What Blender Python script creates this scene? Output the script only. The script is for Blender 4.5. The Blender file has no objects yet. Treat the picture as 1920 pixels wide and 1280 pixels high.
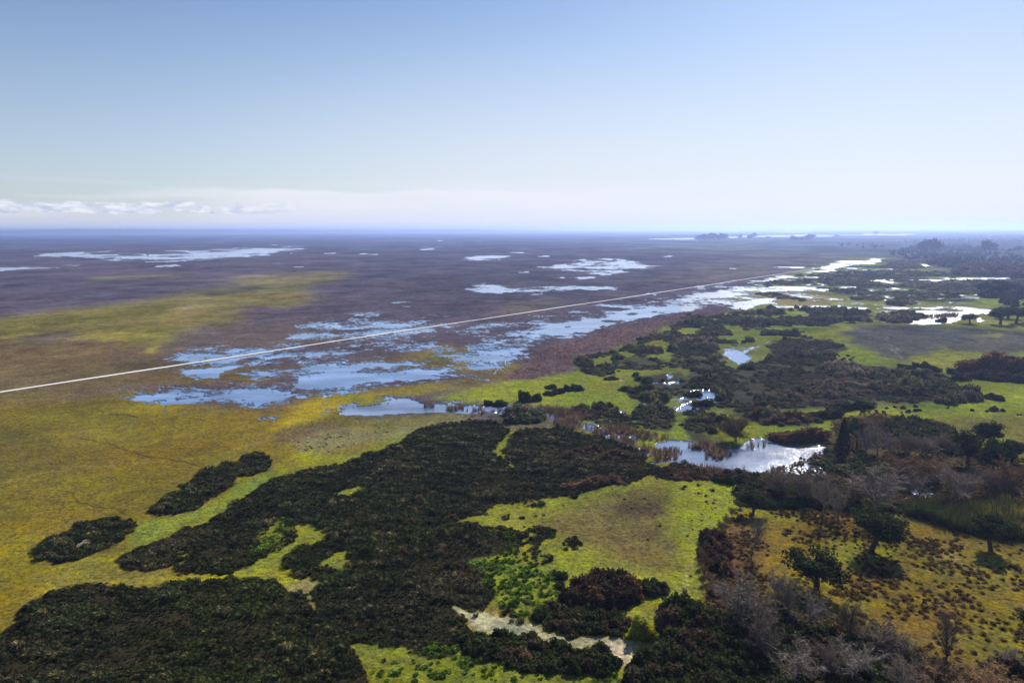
import bpy, math, random, time
import numpy as np
from math import radians, sin, cos, tan, atan2, pi

random.seed(7)
RNG = np.random.default_rng(7)
S = bpy.context.scene
COL = S.collection

# ------------------------------------------------------------------ camera
CAM_H = 50.0                       # drone height above the marsh, metres
FPX = 1280.0                       # focal length in 1920-px units (24 mm on 36 mm)
CX, CY = 960.0, 640.0
PITCH = math.atan((640.0 - 430.0) / FPX)
ROLL = 0.0039
_r0 = np.array([1.0, 0, 0]); _f0 = np.array([0, cos(PITCH), -sin(PITCH)]); _u0 = np.array([0, sin(PITCH), cos(PITCH)])
CR = _r0 * cos(ROLL) - _u0 * sin(ROLL)
CU = _u0 * cos(ROLL) + _r0 * sin(ROLL)
CF = _f0
cam_data = bpy.data.cameras.new('camera')
cam_data.sensor_width = 36.0; cam_data.lens = 24.0
cam_data.clip_start = 0.5; cam_data.clip_end = 200000.0
cam = bpy.data.objects.new('camera', cam_data); COL.objects.link(cam)
from mathutils import Matrix, Vector
M4 = Matrix(((CR[0], CU[0], -CF[0], 0), (CR[1], CU[1], -CF[1], 0), (CR[2], CU[2], -CF[2], CAM_H), (0, 0, 0, 1)))
cam.matrix_world = M4
S.camera = cam

# ------------------------------------------------------------------ light
SUN_AZ = math.radians(29.0)        # clockwise from the view direction
SUN_EL = math.radians(38.0)
sd = bpy.data.lights.new('sun', 'SUN'); sd.energy = 5.0; sd.angle = radians(0.53); sd.color = (1.0, 0.94, 0.84)
sun = bpy.data.objects.new('sun', sd); COL.objects.link(sun)
_sv = Vector((sin(SUN_AZ) * cos(SUN_EL), cos(SUN_AZ) * cos(SUN_EL), sin(SUN_EL)))
sun.rotation_euler = _sv.to_track_quat('Z', 'Y').to_euler()
sun.location = _sv * 300

W = bpy.data.worlds.new('World'); S.world = W; W.use_nodes = True
def build_world():
    nt = W.node_tree; N = nt.nodes; L = nt.links
    N.clear()
    def nd(t, **kw):
        n = N.new(t)
        for k, v in kw.items(): setattr(n, k, v)
        return n
    def mth(op, a, b=None, c=None, clamp=False):
        n = nd('ShaderNodeMath', operation=op, use_clamp=clamp)
        for i, v in enumerate((a, b, c)):
            if v is None: continue
            if isinstance(v, (int, float)): n.inputs[i].default_value = v
            else: L.new(v, n.inputs[i])
        return n.outputs[0]
    def sstep(x, e0, e1):
        n = nd('ShaderNodeMapRange', interpolation_type='SMOOTHSTEP')
        n.inputs[1].default_value = e0; n.inputs[2].default_value = e1
        n.inputs[3].default_value = 0; n.inputs[4].default_value = 1
        L.new(x, n.inputs[0]); return n.outputs[0]
    sky = nd('ShaderNodeTexSky', sky_type='NISHITA')
    sky.sun_disc = False
    sky.sun_elevation = SUN_EL
    sky.sun_rotation = SUN_AZ
    sky.altitude = 0; sky.air_density = SKY_AIR; sky.dust_density = SKY_DUST; sky.ozone_density = SKY_OZ
    tc = nd('ShaderNodeTexCoord')
    sep = nd('ShaderNodeSeparateXYZ'); L.new(tc.outputs['Generated'], sep.inputs[0])
    az = mth('ARCTAN2', sep.outputs[0], sep.outputs[1])
    el = mth('ARCSINE', sep.outputs[2])
    azd = mth('MULTIPLY', az, 57.2958); eld = mth('MULTIPLY', el, 57.2958)
    def noise(kx, ky, detail, off=0.0, rough=.55):
        c = nd('ShaderNodeCombineXYZ')
        L.new(mth('MULTIPLY', azd, kx), c.inputs[0]); L.new(mth('MULTIPLY', eld, ky), c.inputs[1])
        c.inputs[2].default_value = off
        n = nd('ShaderNodeTexNoise'); n.inputs['Scale'].default_value = 1.0
        n.inputs['Detail'].default_value = detail; n.inputs['Roughness'].default_value = rough
        L.new(c.outputs[0], n.inputs['Vector']); return n.outputs[0]
    # sky, pulled a little to the blue of the photograph
    tint = nd('ShaderNodeMix', data_type='RGBA', blend_type='MULTIPLY')
    tint.inputs[0].default_value = 1.0
    L.new(sky.outputs[0], tint.inputs[6]); tint.inputs[7].default_value = SKY_TINT
    base = tint.outputs[2]
    def over(base, fac, col):
        m = nd('ShaderNodeMix', data_type='RGBA'); L.new(fac, m.inputs[0]); L.new(base, m.inputs[6])
        if isinstance(col, tuple): m.inputs[7].default_value = col
        else: L.new(col, m.inputs[7])
        return m.outputs[2]
    pale = mth('MULTIPLY', mth('SUBTRACT', 1.0, sstep(eld, 1.0, 20.0)), mth('ADD', .34, mth('MULTIPLY', sstep(azd, -36.0, 6.0), .44)))
    base = over(base, pale, CLOUD_LOW)
    # thin veil of stratus low over the horizon
    edge = mth('ADD', eld, mth('MULTIPLY', mth('SUBTRACT', noise(.07, .0, 2, 3.1), .5), 2.4))
    bank = mth('SUBTRACT', 1.0, sstep(edge, 2.9, 3.25))
    azmask = mth('MULTIPLY', sstep(azd, -27.0, -20.0), mth('SUBTRACT', 1.0, sstep(azd, 2.0, 16.0)))
    wisp = sstep(noise(.10, 1.1, 5, 8.0, .5), .36, .68)
    f1 = mth('MULTIPLY', mth('MULTIPLY', bank, azmask), mth('ADD', .62, mth('MULTIPLY', wisp, .38)), clamp=True)
    base = over(base, f1, CLOUD_COL)
    band2 = mth('MULTIPLY', mth('SUBTRACT', 1.0, sstep(eld, 2.6, 4.2)), sstep(noise(.06, .7, 4, 1.7, .5), .44, .66))
    base = over(base, mth('MULTIPLY', band2, .6), CLOUD_COL)
    low = mth('SUBTRACT', 1.0, sstep(eld, .1, 2.4))
    base = over(base, mth('MULTIPLY', low, .75), CLOUD_LOW)
    # small cumulus row on the left part of the horizon
    cn = noise(.55, 1.25, 6, 5.3, .58)
    env = mth('MULTIPLY', sstep(eld, .95, 1.35), mth('SUBTRACT', 1.0, sstep(eld, 1.7, 2.7)))
    envaz = mth('SUBTRACT', 1.0, sstep(azd, -24.0, -14.0))
    cum = sstep(mth('MULTIPLY', cn, mth('ADD', .35, mth('MULTIPLY', env, .85))), .47, .57)
    cum = mth('MULTIPLY', cum, envaz)
    sh = noise(.9, 2.6, 4, 9.1)
    mixc = nd('ShaderNodeMix', data_type='RGBA'); L.new(sstep(sh, .35, .65), mixc.inputs[0])
    mixc.inputs[6].default_value = CLOUD_GREY; mixc.inputs[7].default_value = CLOUD_WHITE
    base = over(base, mth('MULTIPLY', cum, .95), mixc.outputs[2])
    # two fine streaks above the middle
    bg = nd('ShaderNodeBackground'); L.new(base, bg.inputs[0]); bg.inputs[1].default_value = SKY_STR
    out = nd('ShaderNodeOutputWorld'); L.new(bg.outputs[0], out.inputs[0])
SKY_STR = 0.055
SKY_AIR, SKY_DUST, SKY_OZ = 1.0, 0.4, 1.2
SKY_TINT = (.74, .832, .97, 1)
CLOUD_COL = (8.3, 8.35, 8.7, 1); CLOUD_LOW = (7.6, 7.7, 8.0, 1); CLOUD_GREY = (5.6, 6.2, 7.4, 1); CLOUD_WHITE = (9.2, 9.2, 9.3, 1)
build_world()
S.view_settings.view_transform = 'Standard'
S.view_settings.look = 'None'
S.view_settings.gamma = 1.0
S.view_settings.exposure = 0.95
S.render.engine = 'CYCLES'
cy = S.cycles
cy.max_bounces = 5; cy.diffuse_bounces = 2; cy.glossy_bounces = 2; cy.transmission_bounces = 2
cy.transparent_max_bounces = 6; cy.volume_bounces = 0
cy.use_denoising = True; cy.denoiser = 'OPENIMAGEDENOISE'; cy.denoising_input_passes = 'RGB_ALBEDO_NORMAL'; cy.denoising_prefilter = 'ACCURATE'
cy.sample_clamp_indirect = 4.0
cy.caustics_reflective = False; cy.caustics_refractive = False

# ------------------------------------------------------------------ helpers
def ray(px, py):
    px = np.asarray(px, float); py = np.asarray(py, float)
    a = (px - CX) / FPX; b = (CY - py) / FPX
    return CF[None, :] + a.reshape(-1, 1) * CR[None, :] + b.reshape(-1, 1) * CU[None, :]
def ground(px, py, z=0.2):
    """Points of the flat marsh that a place in the photograph shows."""
    d = ray(np.atleast_1d(px), np.atleast_1d(py))
    t = (z - CAM_H) / np.minimum(d[:, 2], -1e-3)
    return d[:, :2] * t[:, None]
def project(x, y, z):
    p = np.stack([x, y, z - CAM_H], -1)
    w = p @ CF
    ok = w > 1.0
    w = np.where(ok, w, 1.0)
    return CX + FPX * (p @ CR) / w, CY - FPX * (p @ CU) / w, ok
def height_at(bx, by, ty):
    """Height in metres of a thing standing at photo point (bx, by) whose top shows at row ty, and metres per photo pixel there."""
    g = ground(bx, by)[0]; D = math.hypot(*g)
    d = ray([bx], [ty])[0]
    t = D / math.hypot(d[0], d[1])
    depth = np.array([g[0], g[1], -CAM_H]) @ CF
    return CAM_H + t * d[2] - 0.2, depth / FPX

_T = RNG.random((256, 256)).astype(np.float32)
def vnoise(x, y, seed=0):
    xi = np.floor(x); yi = np.floor(y)
    fx = (x - xi).astype(np.float32); fy = (y - yi).astype(np.float32)
    xi = xi.astype(np.int64) + seed * 37; yi = yi.astype(np.int64) + seed * 91
    x0 = xi & 255; x1 = (xi + 1) & 255; y0 = yi & 255; y1 = (yi + 1) & 255
    fx = fx * fx * (3 - 2 * fx); fy = fy * fy * (3 - 2 * fy)
    a = _T[x0, y0]; b = _T[x1, y0]; c = _T[x0, y1]; d = _T[x1, y1]
    return (a + (b - a) * fx) * (1 - fy) + (c + (d - c) * fx) * fy
def fbm(x, y, D, lam0, octs, seed=0, gain=.55, cell=None, maxfrac=.3):
    """Fractal value noise about 0; octaves finer than the mesh, or too broad for the distance, fade out."""
    s = np.zeros(x.shape, np.float32); wsum = np.zeros(x.shape, np.float32); a = 1.0
    for o in range(octs):
        lam = lam0 / 2 ** o
        w = np.full(x.shape, a, np.float32)
        if cell is not None: w = w * np.clip(lam / (cell * 1.5) - .4, 0, 1)
        if maxfrac: w = w * np.clip(maxfrac * D / lam * 1.5 - .5, 0.02, 1)
        c, sn = cos(o * 1.3 + seed), sin(o * 1.3 + seed)
        s += w * (vnoise((x * c - y * sn) / lam + 17.3 * o, (x * sn + y * c) / lam + 5.1 * o, seed + o) - .5)
        wsum += w
        a *= gain
    return s / np.maximum(wsum, 1e-4) * 1.6

# ------------------------------------------------------------------ node materials
def material(name):
    m = bpy.data.materials.new(name); m.use_nodes = True
    nt = m.node_tree; nt.nodes.clear()
    return m, nt, nt.nodes, nt.links
def foliage_material(name, trans=.35, rnd=.25, spec=.0):
    m, nt, N, L = material(name)
    at = N.new('ShaderNodeAttribute'); at.attribute_name = 'Col'
    oi = N.new('ShaderNodeObjectInfo')
    mr = N.new('ShaderNodeMapRange'); mr.inputs[3].default_value = 1 - rnd; mr.inputs[4].default_value = 1 + rnd
    L.new(oi.outputs['Random'], mr.inputs[0])
    mul = N.new('ShaderNodeMix'); mul.data_type = 'RGBA'; mul.blend_type = 'MULTIPLY'; mul.inputs[0].default_value = 1
    L.new(at.outputs['Color'], mul.inputs[6]); L.new(mr.outputs[0], mul.inputs[7])
    df = N.new('ShaderNodeBsdfDiffuse'); L.new(mul.outputs[2], df.inputs[0])
    tr = N.new('ShaderNodeBsdfTranslucent')
    hs = N.new('ShaderNodeHueSaturation'); hs.inputs['Saturation'].default_value = 1.15; hs.inputs['Value'].default_value = 1.2
    L.new(mul.outputs[2], hs.inputs['Color']); L.new(hs.outputs[0], tr.inputs[0])
    mx = N.new('ShaderNodeMixShader'); mx.inputs[0].default_value = trans
    L.new(df.outputs[0], mx.inputs[1]); L.new(tr.outputs[0], mx.inputs[2])
    last = mx.outputs[0]
    if spec > 0:
        gl = N.new('ShaderNodeBsdfGlossy'); gl.inputs['Roughness'].default_value = .42
        m2 = N.new('ShaderNodeMixShader'); m2.inputs[0].default_value = spec
        L.new(last, m2.inputs[1]); L.new(gl.outputs[0], m2.inputs[2]); last = m2.outputs[0]
    o = N.new('ShaderNodeOutputMaterial'); L.new(last, o.inputs[0])
    return m

def mesh_from(name, V, F, col=None, mats=None, smooth=False):
    """V (n,3); F (m,3) triangles or (m,4) quads; col (n,3) as the colour attribute 'Col'."""
    V = np.ascontiguousarray(V, np.float32); F = np.ascontiguousarray(F, np.int32)
    me = bpy.data.meshes.new(name)
    n, m, k = len(V), len(F), F.shape[1]
    me.vertices.add(n); me.vertices.foreach_set('co', V.ravel())
    me.loops.add(m * k); me.loops.foreach_set('vertex_index', F.ravel())
    me.polygons.add(m); me.polygons.foreach_set('loop_start', np.arange(0, m * k, k, dtype=np.int32))
    try: me.polygons.foreach_set('loop_total', np.full(m, k, np.int32))
    except Exception: pass
    me.polygons.foreach_set('use_smooth', np.full(m, smooth, bool))
    me.update(calc_edges=True)
    if col is not None:
        a = me.color_attributes.new('Col', 'FLOAT_COLOR', 'POINT')
        c = np.ones((n, 4), np.float32); c[:, :col.shape[1]] = col
        a.data.foreach_set('color', c.ravel())
    for mm in (mats or []): me.materials.append(mm)
    return me
def link(name, me, parent=None, **props):
    o = bpy.data.objects.new(name, me); COL.objects.link(o)
    if parent is not None: o.parent = parent
    for k, v in props.items():
        if v: o[k] = v
    return o
# ------------------------------------------------------------------ land cover, traced from the photograph and laid out on the marsh
X0, X1, Y0, Y1 = -800, 2720, 424, 1700
CW, CH = X1 - X0, Y1 - Y0
cov = {k: np.zeros((CH, CW), np.float32) for k in ('water', 'rush', 'shrub', 'tuss', 'reed')}
alb = np.zeros((CH, CW, 3), np.float32)
def raster(poly, soft=(0, 0)):
    P = np.array(poly, float)
    sx, sy = soft
    x0 = int(max(X0, P[:, 0].min() - 3 * sx - 2)); x1 = int(min(X1, P[:, 0].max() + 3 * sx + 3))
    y0 = int(max(Y0, P[:, 1].min() - 3 * sy - 2)); y1 = int(min(Y1, P[:, 1].max() + 3 * sy + 3))
    xs = np.arange(x0, x1) + .5; ys = np.arange(y0, y1) + .5
    m = np.zeros((len(ys), len(xs)), np.float32)
    # scan lines, even-odd
    xa, ya = P[:, 0], P[:, 1]; xb, yb = np.roll(xa, -1), np.roll(ya, -1)
    for i, y in enumerate(ys):
        c = (ya > y) != (yb > y)
        if not c.any(): continue
        xx = np.sort(xa[c] + (y - ya[c]) / (yb[c] - ya[c]) * (xb[c] - xa[c]))
        for a, b in zip(xx[0::2], xx[1::2]):
            m[i, np.searchsorted(xs, a):np.searchsorted(xs, b)] = 1
    for ax, s in ((1, sx), (0, sy)):
        if s > 0:
            r = max(1, int(s))
            for _ in range(2):
                p = np.concatenate([np.repeat(np.take(m, [0], ax), r + 1, ax), m, np.repeat(np.take(m, [-1], ax), r, ax)], ax)
                c = np.cumsum(p, ax, dtype=np.float64)
                n = m.shape[ax]
                m = ((np.take(c, np.arange(2 * r + 1, 2 * r + 1 + n), ax) - np.take(c, np.arange(0, n), ax)) / (2 * r + 1)).astype(np.float32)
    return (slice(y0 - Y0, y1 - Y0), slice(x0 - X0, x1 - X0)), m
def paint(poly, color, soft=(6, 3), amt=1.0):
    s, m = raster(poly, soft); m = (m * amt)[..., None]
    alb[s] = alb[s] * (1 - m) + np.array(color, np.float32) * m
def cover(ch, poly, val=1.0, soft=(2, 1), mode='max'):
    s, m = raster(poly, soft)
    c = cov[ch]
    if mode == 'max': c[s] = np.maximum(c[s], m * val)
    elif mode == 'cut': c[s] = c[s] * (1 - m * val)
    else: c[s] = c[s] * (1 - m) + m * val
def strip(pts, w):
    """A polygon along a polyline, w photo pixels wide."""
    P = np.array(pts, float); d = np.gradient(P, axis=0); d /= np.linalg.norm(d, axis=1)[:, None] + 1e-9
    n = np.stack([-d[:, 1], d[:, 0]], 1) * w / 2
    n[:, 1] = np.where(np.abs(n[:, 1]) < w * .3, n[:, 1], n[:, 1])
    return np.concatenate([P + n, (P - n)[::-1]]).tolist()
def ell(cx, cy, rx, ry, n=14):
    return [(cx + rx * cos(2 * pi * i / n), cy + ry * sin(2 * pi * i / n)) for i in range(n)]

# -- albedos; MARSH is purplish reed with some haze blue put in
MARSH = (.095, .076, .100); MARSH2 = (.085, .075, .10); BROWN = (.135, .098, .045); OLIVE = (.158, .122, .020); OLIVE2 = (.195, .168, .022)
GRASS = (.215, .245, .026); GRASS2 = (.175, .215, .030); YELLOW = (.30, .235, .018); REED = (.140, .092, .095); HEATH = (.110, .085, .075)
SOIL = (.030, .026, .014); STRAW = (.36, .30, .17); PALE = (.45, .42, .32); RUST = (.21, .135, .035); PURP = (.10, .085, .10)
GOLD = (.190, .130, .023)

alb[:] = MARSH
paint([(-800, 800), (2720, 800), (2720, 1700), (-800, 1700)], OLIVE2, (0, 14))
paint([(-800, 424), (2720, 424), (2720, 470), (-800, 470)], (.052, .056, .085), (0, 16))  # far plain darker and bluer, distance haze put into its colour
paint([(-800, 470), (1500, 470), (1300, 540), (600, 560), (-800, 560)], (.076, .064, .088), (40, 16), .8)
# purple and grey streaks of the far marsh
paint([(-800, 520), (0, 548), (300, 530), (640, 480), (760, 455), (400, 470), (0, 510), (-800, 480)], (.088, .07, .088), (40, 10), .7)
paint([(320, 535), (700, 475), (560, 520), (420, 545)], (.13, .11, .115), (40, 6), .5)
paint([(640, 500), (1000, 480), (1200, 520), (1000, 560), (700, 570)], (.078, .066, .082), (60, 12), .6)
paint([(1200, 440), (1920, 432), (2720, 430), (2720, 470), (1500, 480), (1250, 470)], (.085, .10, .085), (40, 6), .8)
paint([(1020, 448), (1300, 454), (1600, 470), (1420, 482), (1150, 462)], (.14, .15, .10), (40, 4), .5)
paint([(1300, 495), (1560, 470), (1640, 482), (1480, 510), (1330, 530)], (.15, .13, .10), (40, 5), .7)
paint([(1100, 515), (1300, 520), (1440, 512), (1300, 530)], (.17, .15, .085), (30, 4), .6)
paint([(155, 523), (360, 512), (330, 519), (170, 527)], (.20, .18, .05), (14, 2), .7)
paint([(950, 570), (1060, 560), (1020, 578), (930, 592)], (.16, .14, .07), (20, 5), .6)
# brown ground left of the middle
paint([(-800, 630), (0, 634), (300, 640), (340, 668), (500, 690), (520, 720), (240, 725), (0, 760), (-800, 800)], BROWN, (20, 6))
paint([(280, 650), (420, 600), (620, 600), (640, 640), (480, 660), (330, 690)], (.115, .088, .078), (20, 6), .9)
paint([(180, 660), (330, 640), (360, 672), (330, 700), (200, 690)], (.10, .075, .05), (20, 6), .6)
# yellow-green band behind the track
band = [(-800, 640), (0, 595), (80, 585), (160, 575), (260, 568), (340, 550), (430, 538), (520, 527), (600, 512), (660, 508), (640, 520), (560, 545),
        (600, 560), (560, 575), (470, 572), (450, 590), (440, 604), (370, 612), (345, 630), (300, 646), (240, 648), (190, 637), (120, 628), (60, 628), (0, 642), (-800, 700)]
paint(band, (.165, .140, .032), (20, 6), .9)
paint([(0, 600), (120, 590), (250, 572), (350, 565), (345, 585), (250, 600), (80, 622), (0, 640)], (.175, .150, .026), (20, 6), .7)
paint([(340, 565), (380, 560), (395, 575), (360, 592), (330, 590)], (.24, .19, .09), (14, 5), .6)
paint([(270, 655), (300, 648), (296, 662), (272, 664)], (.27, .23, .02), (6, 3), .8)
paint([(120, 632), (200, 622), (300, 612), (330, 632), (240, 642)], (.24, .225, .026), (20, 4), .5)
paint([(440, 520), (660, 508), (655, 513), (600, 522), (480, 545)], (.20, .17, .06), (14, 3), .7)
paint([(380, 547), (440, 540), (520, 535), (470, 548), (400, 556)], (.085, .075, .055), (10, 3), .7)
# the big olive meadow on the left
meadow = [(-800, 820), (0, 752), (240, 735), (330, 745), (400, 762), (520, 765), (580, 742), (660, 735), (720, 750), (640, 770), (720, 800), (700, 860), (480, 950),
          (240, 1040), (600, 1090), (0, 1200), (-800, 1500)]
paint(meadow, OLIVE, (20, 10))
paint([(-800, 870), (0, 850), (200, 880), (330, 930), (250, 985), (80, 1010), (0, 1050), (-800, 1300)], (.145, .115, .018), (40, 16), .8)
paint([(-800, 700), (0, 800), (120, 810), (180, 860), (60, 900), (-200, 920)], (.100, .084, .024), (60, 16), .8)
paint([(60, 770), (260, 780), (300, 810), (200, 830), (90, 810)], (.17, .155, .024), (30, 10), .7)
paint([(210, 760), (260, 757), (330, 770), (260, 778), (220, 775)], YELLOW, (16, 4), .5)
paint([(-300, 1000), (0, 990), (140, 990), (80, 1010), (60, 1120), (0, 1150), (-800, 1400)], (.165, .140, .015), (30, 14), .8)
paint([(280, 780), (500, 770), (520, 850), (380, 870), (250, 860)], (.170, .125, .018), (40, 12), .7)
# brighter green along the rush beds
paint([(250, 985), (400, 945), (450, 905), (520, 880), (700, 845), (780, 790), (800, 800), (700, 862), (520, 905), (400, 970), (240, 1030)], GRASS2, (12, 6), .95)
paint([(500, 885), (560, 850), (640, 860), (600, 875), (530, 895)], OLIVE2, (12, 6), .8)
paint([(540, 855), (600, 838), (620, 850), (590, 868), (550, 866)], (.24, .25, .02), (10, 4), .8)
paint([(90, 1060), (250, 1030), (330, 1075), (560, 1065), (560, 1090), (460, 1090), (240, 1100), (60, 1140)], (.230, .195, .030), (20, 6), .9)
paint([(290, 1085), (460, 1068), (560, 1075), (540, 1088), (330, 1102)], (.30, .28, .018), (12, 4), .75)
paint([(140, 1065), (300, 1060), (330, 1072), (200, 1085)], (.135, .115, .03), (16, 5), .6)
# yellow sweep round the pools
paint([(520, 790), (560, 760), (600, 745), (690, 735), (760, 726), (830, 715), (800, 735), (720, 742), (690, 757), (620, 770), (580, 800), (500, 810)], YELLOW, (10, 4))
paint([(560, 775), (600, 770), (585, 785), (545, 792)], (.34, .26, .012), (8, 3), .8)
paint([(640, 745), (700, 745), (740, 752), (720, 760), (660, 756)], (.20, .19, .03), (8, 3), .7)
paint([(500, 820), (560, 792), (640, 790), (680, 800), (700, 815), (620, 830), (530, 830)], (.125, .095, .05), (12, 4), .85)
paint([(545, 830), (600, 808), (720, 795), (780, 780), (840, 775), (820, 800), (700, 830), (610, 850), (560, 845)], (.20, .185, .085), (14, 5), .8)
paint([(640, 800), (760, 778), (900, 775), (880, 790), (760, 800), (690, 810)], (.20, .175, .05), (14, 4), .7)
paint([(690, 795), (740, 790), (740, 803), (700, 808)], (.13, .125, .03), (8, 3), .7)
# centre: meadow between flood and channel
paint([(800, 748), (840, 742), (880, 725), (940, 715), (1000, 705), (1080, 690), (1200, 680), (1260, 690), (1250, 720), (1180, 735), (1160, 770), (1040, 765), (900, 755), (830, 750)], GRASS, (10, 4))
paint([(660, 735), (820, 715), (900, 706), (960, 700), (985, 708), (900, 722), (830, 735), (740, 745)], (.22, .175, .035), (10, 4), .9)
paint([(820, 715), (960, 690), (985, 705), (930, 718), (860, 728)], (.12, .09, .055), (10, 3), .8)
paint([(755, 670), (830, 640), (900, 660), (1000, 690), (960, 705), (850, 690), (780, 690)], (.175, .135, .035), (14, 4), .9)
paint([(800, 660), (850, 668), (850, 685), (790, 680)], (.10, .10, .04), (10, 4), .7)
paint([(840, 690), (900, 680), (960, 685), (940, 695), (860, 700)], (.26, .19, .02), (8, 3), .6)
paint([(500, 690), (760, 665), (830, 690), (700, 690), (560, 700)], (.14, .105, .045), (14, 4), .8)
# reed marsh, purple brown
paint([(950, 708), (985, 685), (1010, 660), (1060, 642), (1130, 620), (1200, 606), (1270, 590), (1400, 574), (1420, 578), (1290, 600), (1240, 620), (1180, 645), (1120, 665), (1075, 675),
       (1075, 695), (1000, 712)], REED, (6, 3))
paint([(1040, 650), (1140, 630), (1180, 640), (1110, 660), (1060, 668)], (.16, .115, .115), (14, 5), .6)
# right of the centre: green lawns among scrub
rg = [(1040, 770), (1080, 690), (1075, 672), (1140, 655), (1190, 640), (1240, 618), (1300, 598), (1400, 578), (1370, 560), (1420, 540), (1520, 500), (1640, 480), (2720, 470), (2720, 1100), (1920, 930),
      (1700, 850), (1560, 810), (1440, 830), (1300, 850), (1180, 830), (1100, 800)]
paint(rg, GRASS2, (6, 3))
paint([(1080, 690), (1240, 620), (1400, 578), (1440, 585), (1300, 620), (1230, 660), (1260, 690), (1180, 735), (1100, 740)], (.21, .215, .03), (10, 4), .8)
paint([(1420, 540), (1700, 560), (1900, 580), (1900, 610), (1640, 612), (1420, 570), (1380, 568)], (.215, .205, .05), (20, 5), .8)
paint([(1360, 560), (1480, 545), (1560, 552), (1540, 572), (1400, 572)], (.30, .24, .10), (14, 3), .8)
paint([(1460, 640), (1560, 610), (1700, 612), (1600, 640), (1560, 660), (1480, 655)], (.225, .225, .035), (14, 4), .8)
paint([(1565, 625), (1600, 616), (1720, 612), (1920, 618), (2720, 610), (2720, 650), (1930, 655), (1850, 660), (1780, 655), (1720, 662), (1700, 680), (1660, 668), (1630, 650), (1590, 645), (1610, 635)], (.085, .080, .086), (8, 2), .92)
paint([(1700, 640), (1920, 632), (2000, 650), (1850, 656), (1740, 650)], (.11, .10, .075), (20, 5), .6)
paint([(1640, 690), (1700, 668), (1800, 658), (1850, 670), (1800, 690), (1750, 700), (1700, 700)], (.20, .195, .04), (12, 4), .9)
paint([(1830, 632), (1850, 620), (1890, 628), (1860, 634)], (.25, .22, .05), (10, 2), .8)
paint([(1800, 745), (1860, 722), (2720, 760), (2720, 900), (1920, 840), (1820, 800), (1600, 790), (1440, 790), (1500, 775), (1560, 762), (1700, 765), (1800, 770)], GRASS, (12, 4), .9)
paint([(1700, 785), (1920, 775), (2100, 800), (1920, 830), (1760, 800)], (.155, .125, .045), (30, 7), .75)
paint([(1560, 770), (1700, 768), (1690, 785), (1560, 790)], (.24, .24, .025), (14, 4), .6)
paint([(1300, 700), (1700, 690), (1800, 740), (1700, 765), (1560, 762), (1400, 780), (1280, 740)], (.075, .07, .045), (16, 6), .9)
paint([(1180, 720), (1300, 640), (1380, 650), (1330, 720), (1420, 770), (1300, 800), (1200, 800)], (.11, .125, .04), (16, 6), .6)
# far right woodland floor
paint([(1640, 480), (1700, 470), (1800, 440), (2720, 430), (2720, 560), (1920, 560), (1860, 530), (1760, 500)], (.07, .075, .07), (20, 5), .9)
paint([(1700, 500), (1800, 500), (1820, 518), (1740, 520), (1690, 510)], (.20, .20, .07), (12, 2), .8)
# central lawn and its brown heart
lawn = [(860, 980), (905, 955), (980, 940), (1060, 926), (1130, 910), (1200, 892), (1230, 884), (1310, 895), (1400, 903), (1400, 930), (1385, 955), (1350, 995), (1330, 1020), (1318, 1050), (1332, 1085),
        (1325, 1110), (1300, 1125), (1250, 1140), (1180, 1115), (1100, 1100), (1000, 1150), (900, 1130), (880, 1060), (980, 1010), (940, 990)]
paint(lawn, (.205, .220, .030), (8, 4))
paint([(1010, 975), (1100, 935), (1180, 915), (1260, 910), (1250, 950), (1240, 1000), (1270, 1040), (1250, 1070), (1160, 1050), (1060, 1010)], (.155, .118, .048), (22, 10), .9)
paint([(1160, 940), (1230, 938), (1245, 962), (1200, 972), (1150, 962)], (.10, .070, .042), (12, 5), .9)
paint([(1190, 985), (1240, 985), (1230, 1010), (1195, 1005)], (.115, .082, .042), (12, 6), .8)
paint([(1240, 1010), (1265, 1005), (1270, 1035), (1245, 1030)], (.10, .075, .05), (10, 6), .8)
paint([(1275, 905), (1400, 905), (1385, 955), (1340, 1000), (1315, 1045), (1280, 1000), (1255, 940)], (.245, .285, .028), (14, 8), .75)
paint([(1290, 1040), (1318, 1020), (1326, 1080), (1310, 1105), (1290, 1100)], (.235, .255, .028), (6, 8), .7)
paint([(980, 1000), (1000, 1040), (1010, 1090), (985, 1090), (965, 1040)], (.25, .20, .018), (8, 8), .7)
paint([(870, 1050), (960, 1030), (1010, 1060), (1060, 1090), (1090, 1130), (1000, 1150), (920, 1120)], (.165, .200, .024), (14, 8), .8)
# fenced rough pasture on the right
past = [(1400, 955), (1450, 948), (1560, 955), (1660, 968), (1760, 990), (1850, 1015), (2720, 1050), (2720, 1700), (1920, 1260), (1800, 1250), (1700, 1190), (1600, 1150), (1500, 1130), (1430, 1080), (1340, 1070), (1330, 1030), (1370, 980)]
paint(past, GOLD, (8, 5))
paint([(1330, 1000), (1400, 975), (1440, 1010), (1420, 1060), (1440, 1120), (1380, 1140), (1330, 1110), (1325, 1050)], (.13, .075, .04), (10, 8), .85)
paint([(1400, 950), (1470, 950), (1520, 965), (1470, 975), (1410, 970)], (.225, .215, .022), (10, 5), .7)
paint([(1560, 1010), (1670, 1005), (1690, 1040), (1600, 1060), (1550, 1040)], (.20, .22, .022), (12, 8), .7)
paint([(1480, 1075), (1540, 1080), (1600, 1110), (1680, 1130), (1600, 1145), (1490, 1100)], (.235, .20, .018), (12, 6), .7)
paint([(1745, 1038), (1790, 1030), (1800, 1050), (1760, 1056)], (.38, .25, .11), (5, 3), .7)
paint([(1660, 980), (1780, 1010), (1920, 1040), (1920, 1100), (1760, 1080), (1680, 1030)], (.185, .155, .03), (20, 10), .6)
paint([(1780, 1180), (1920, 1140), (2100, 1180), (1920, 1260), (1820, 1240)], (.17, .165, .026), (20, 10), .7)
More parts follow.
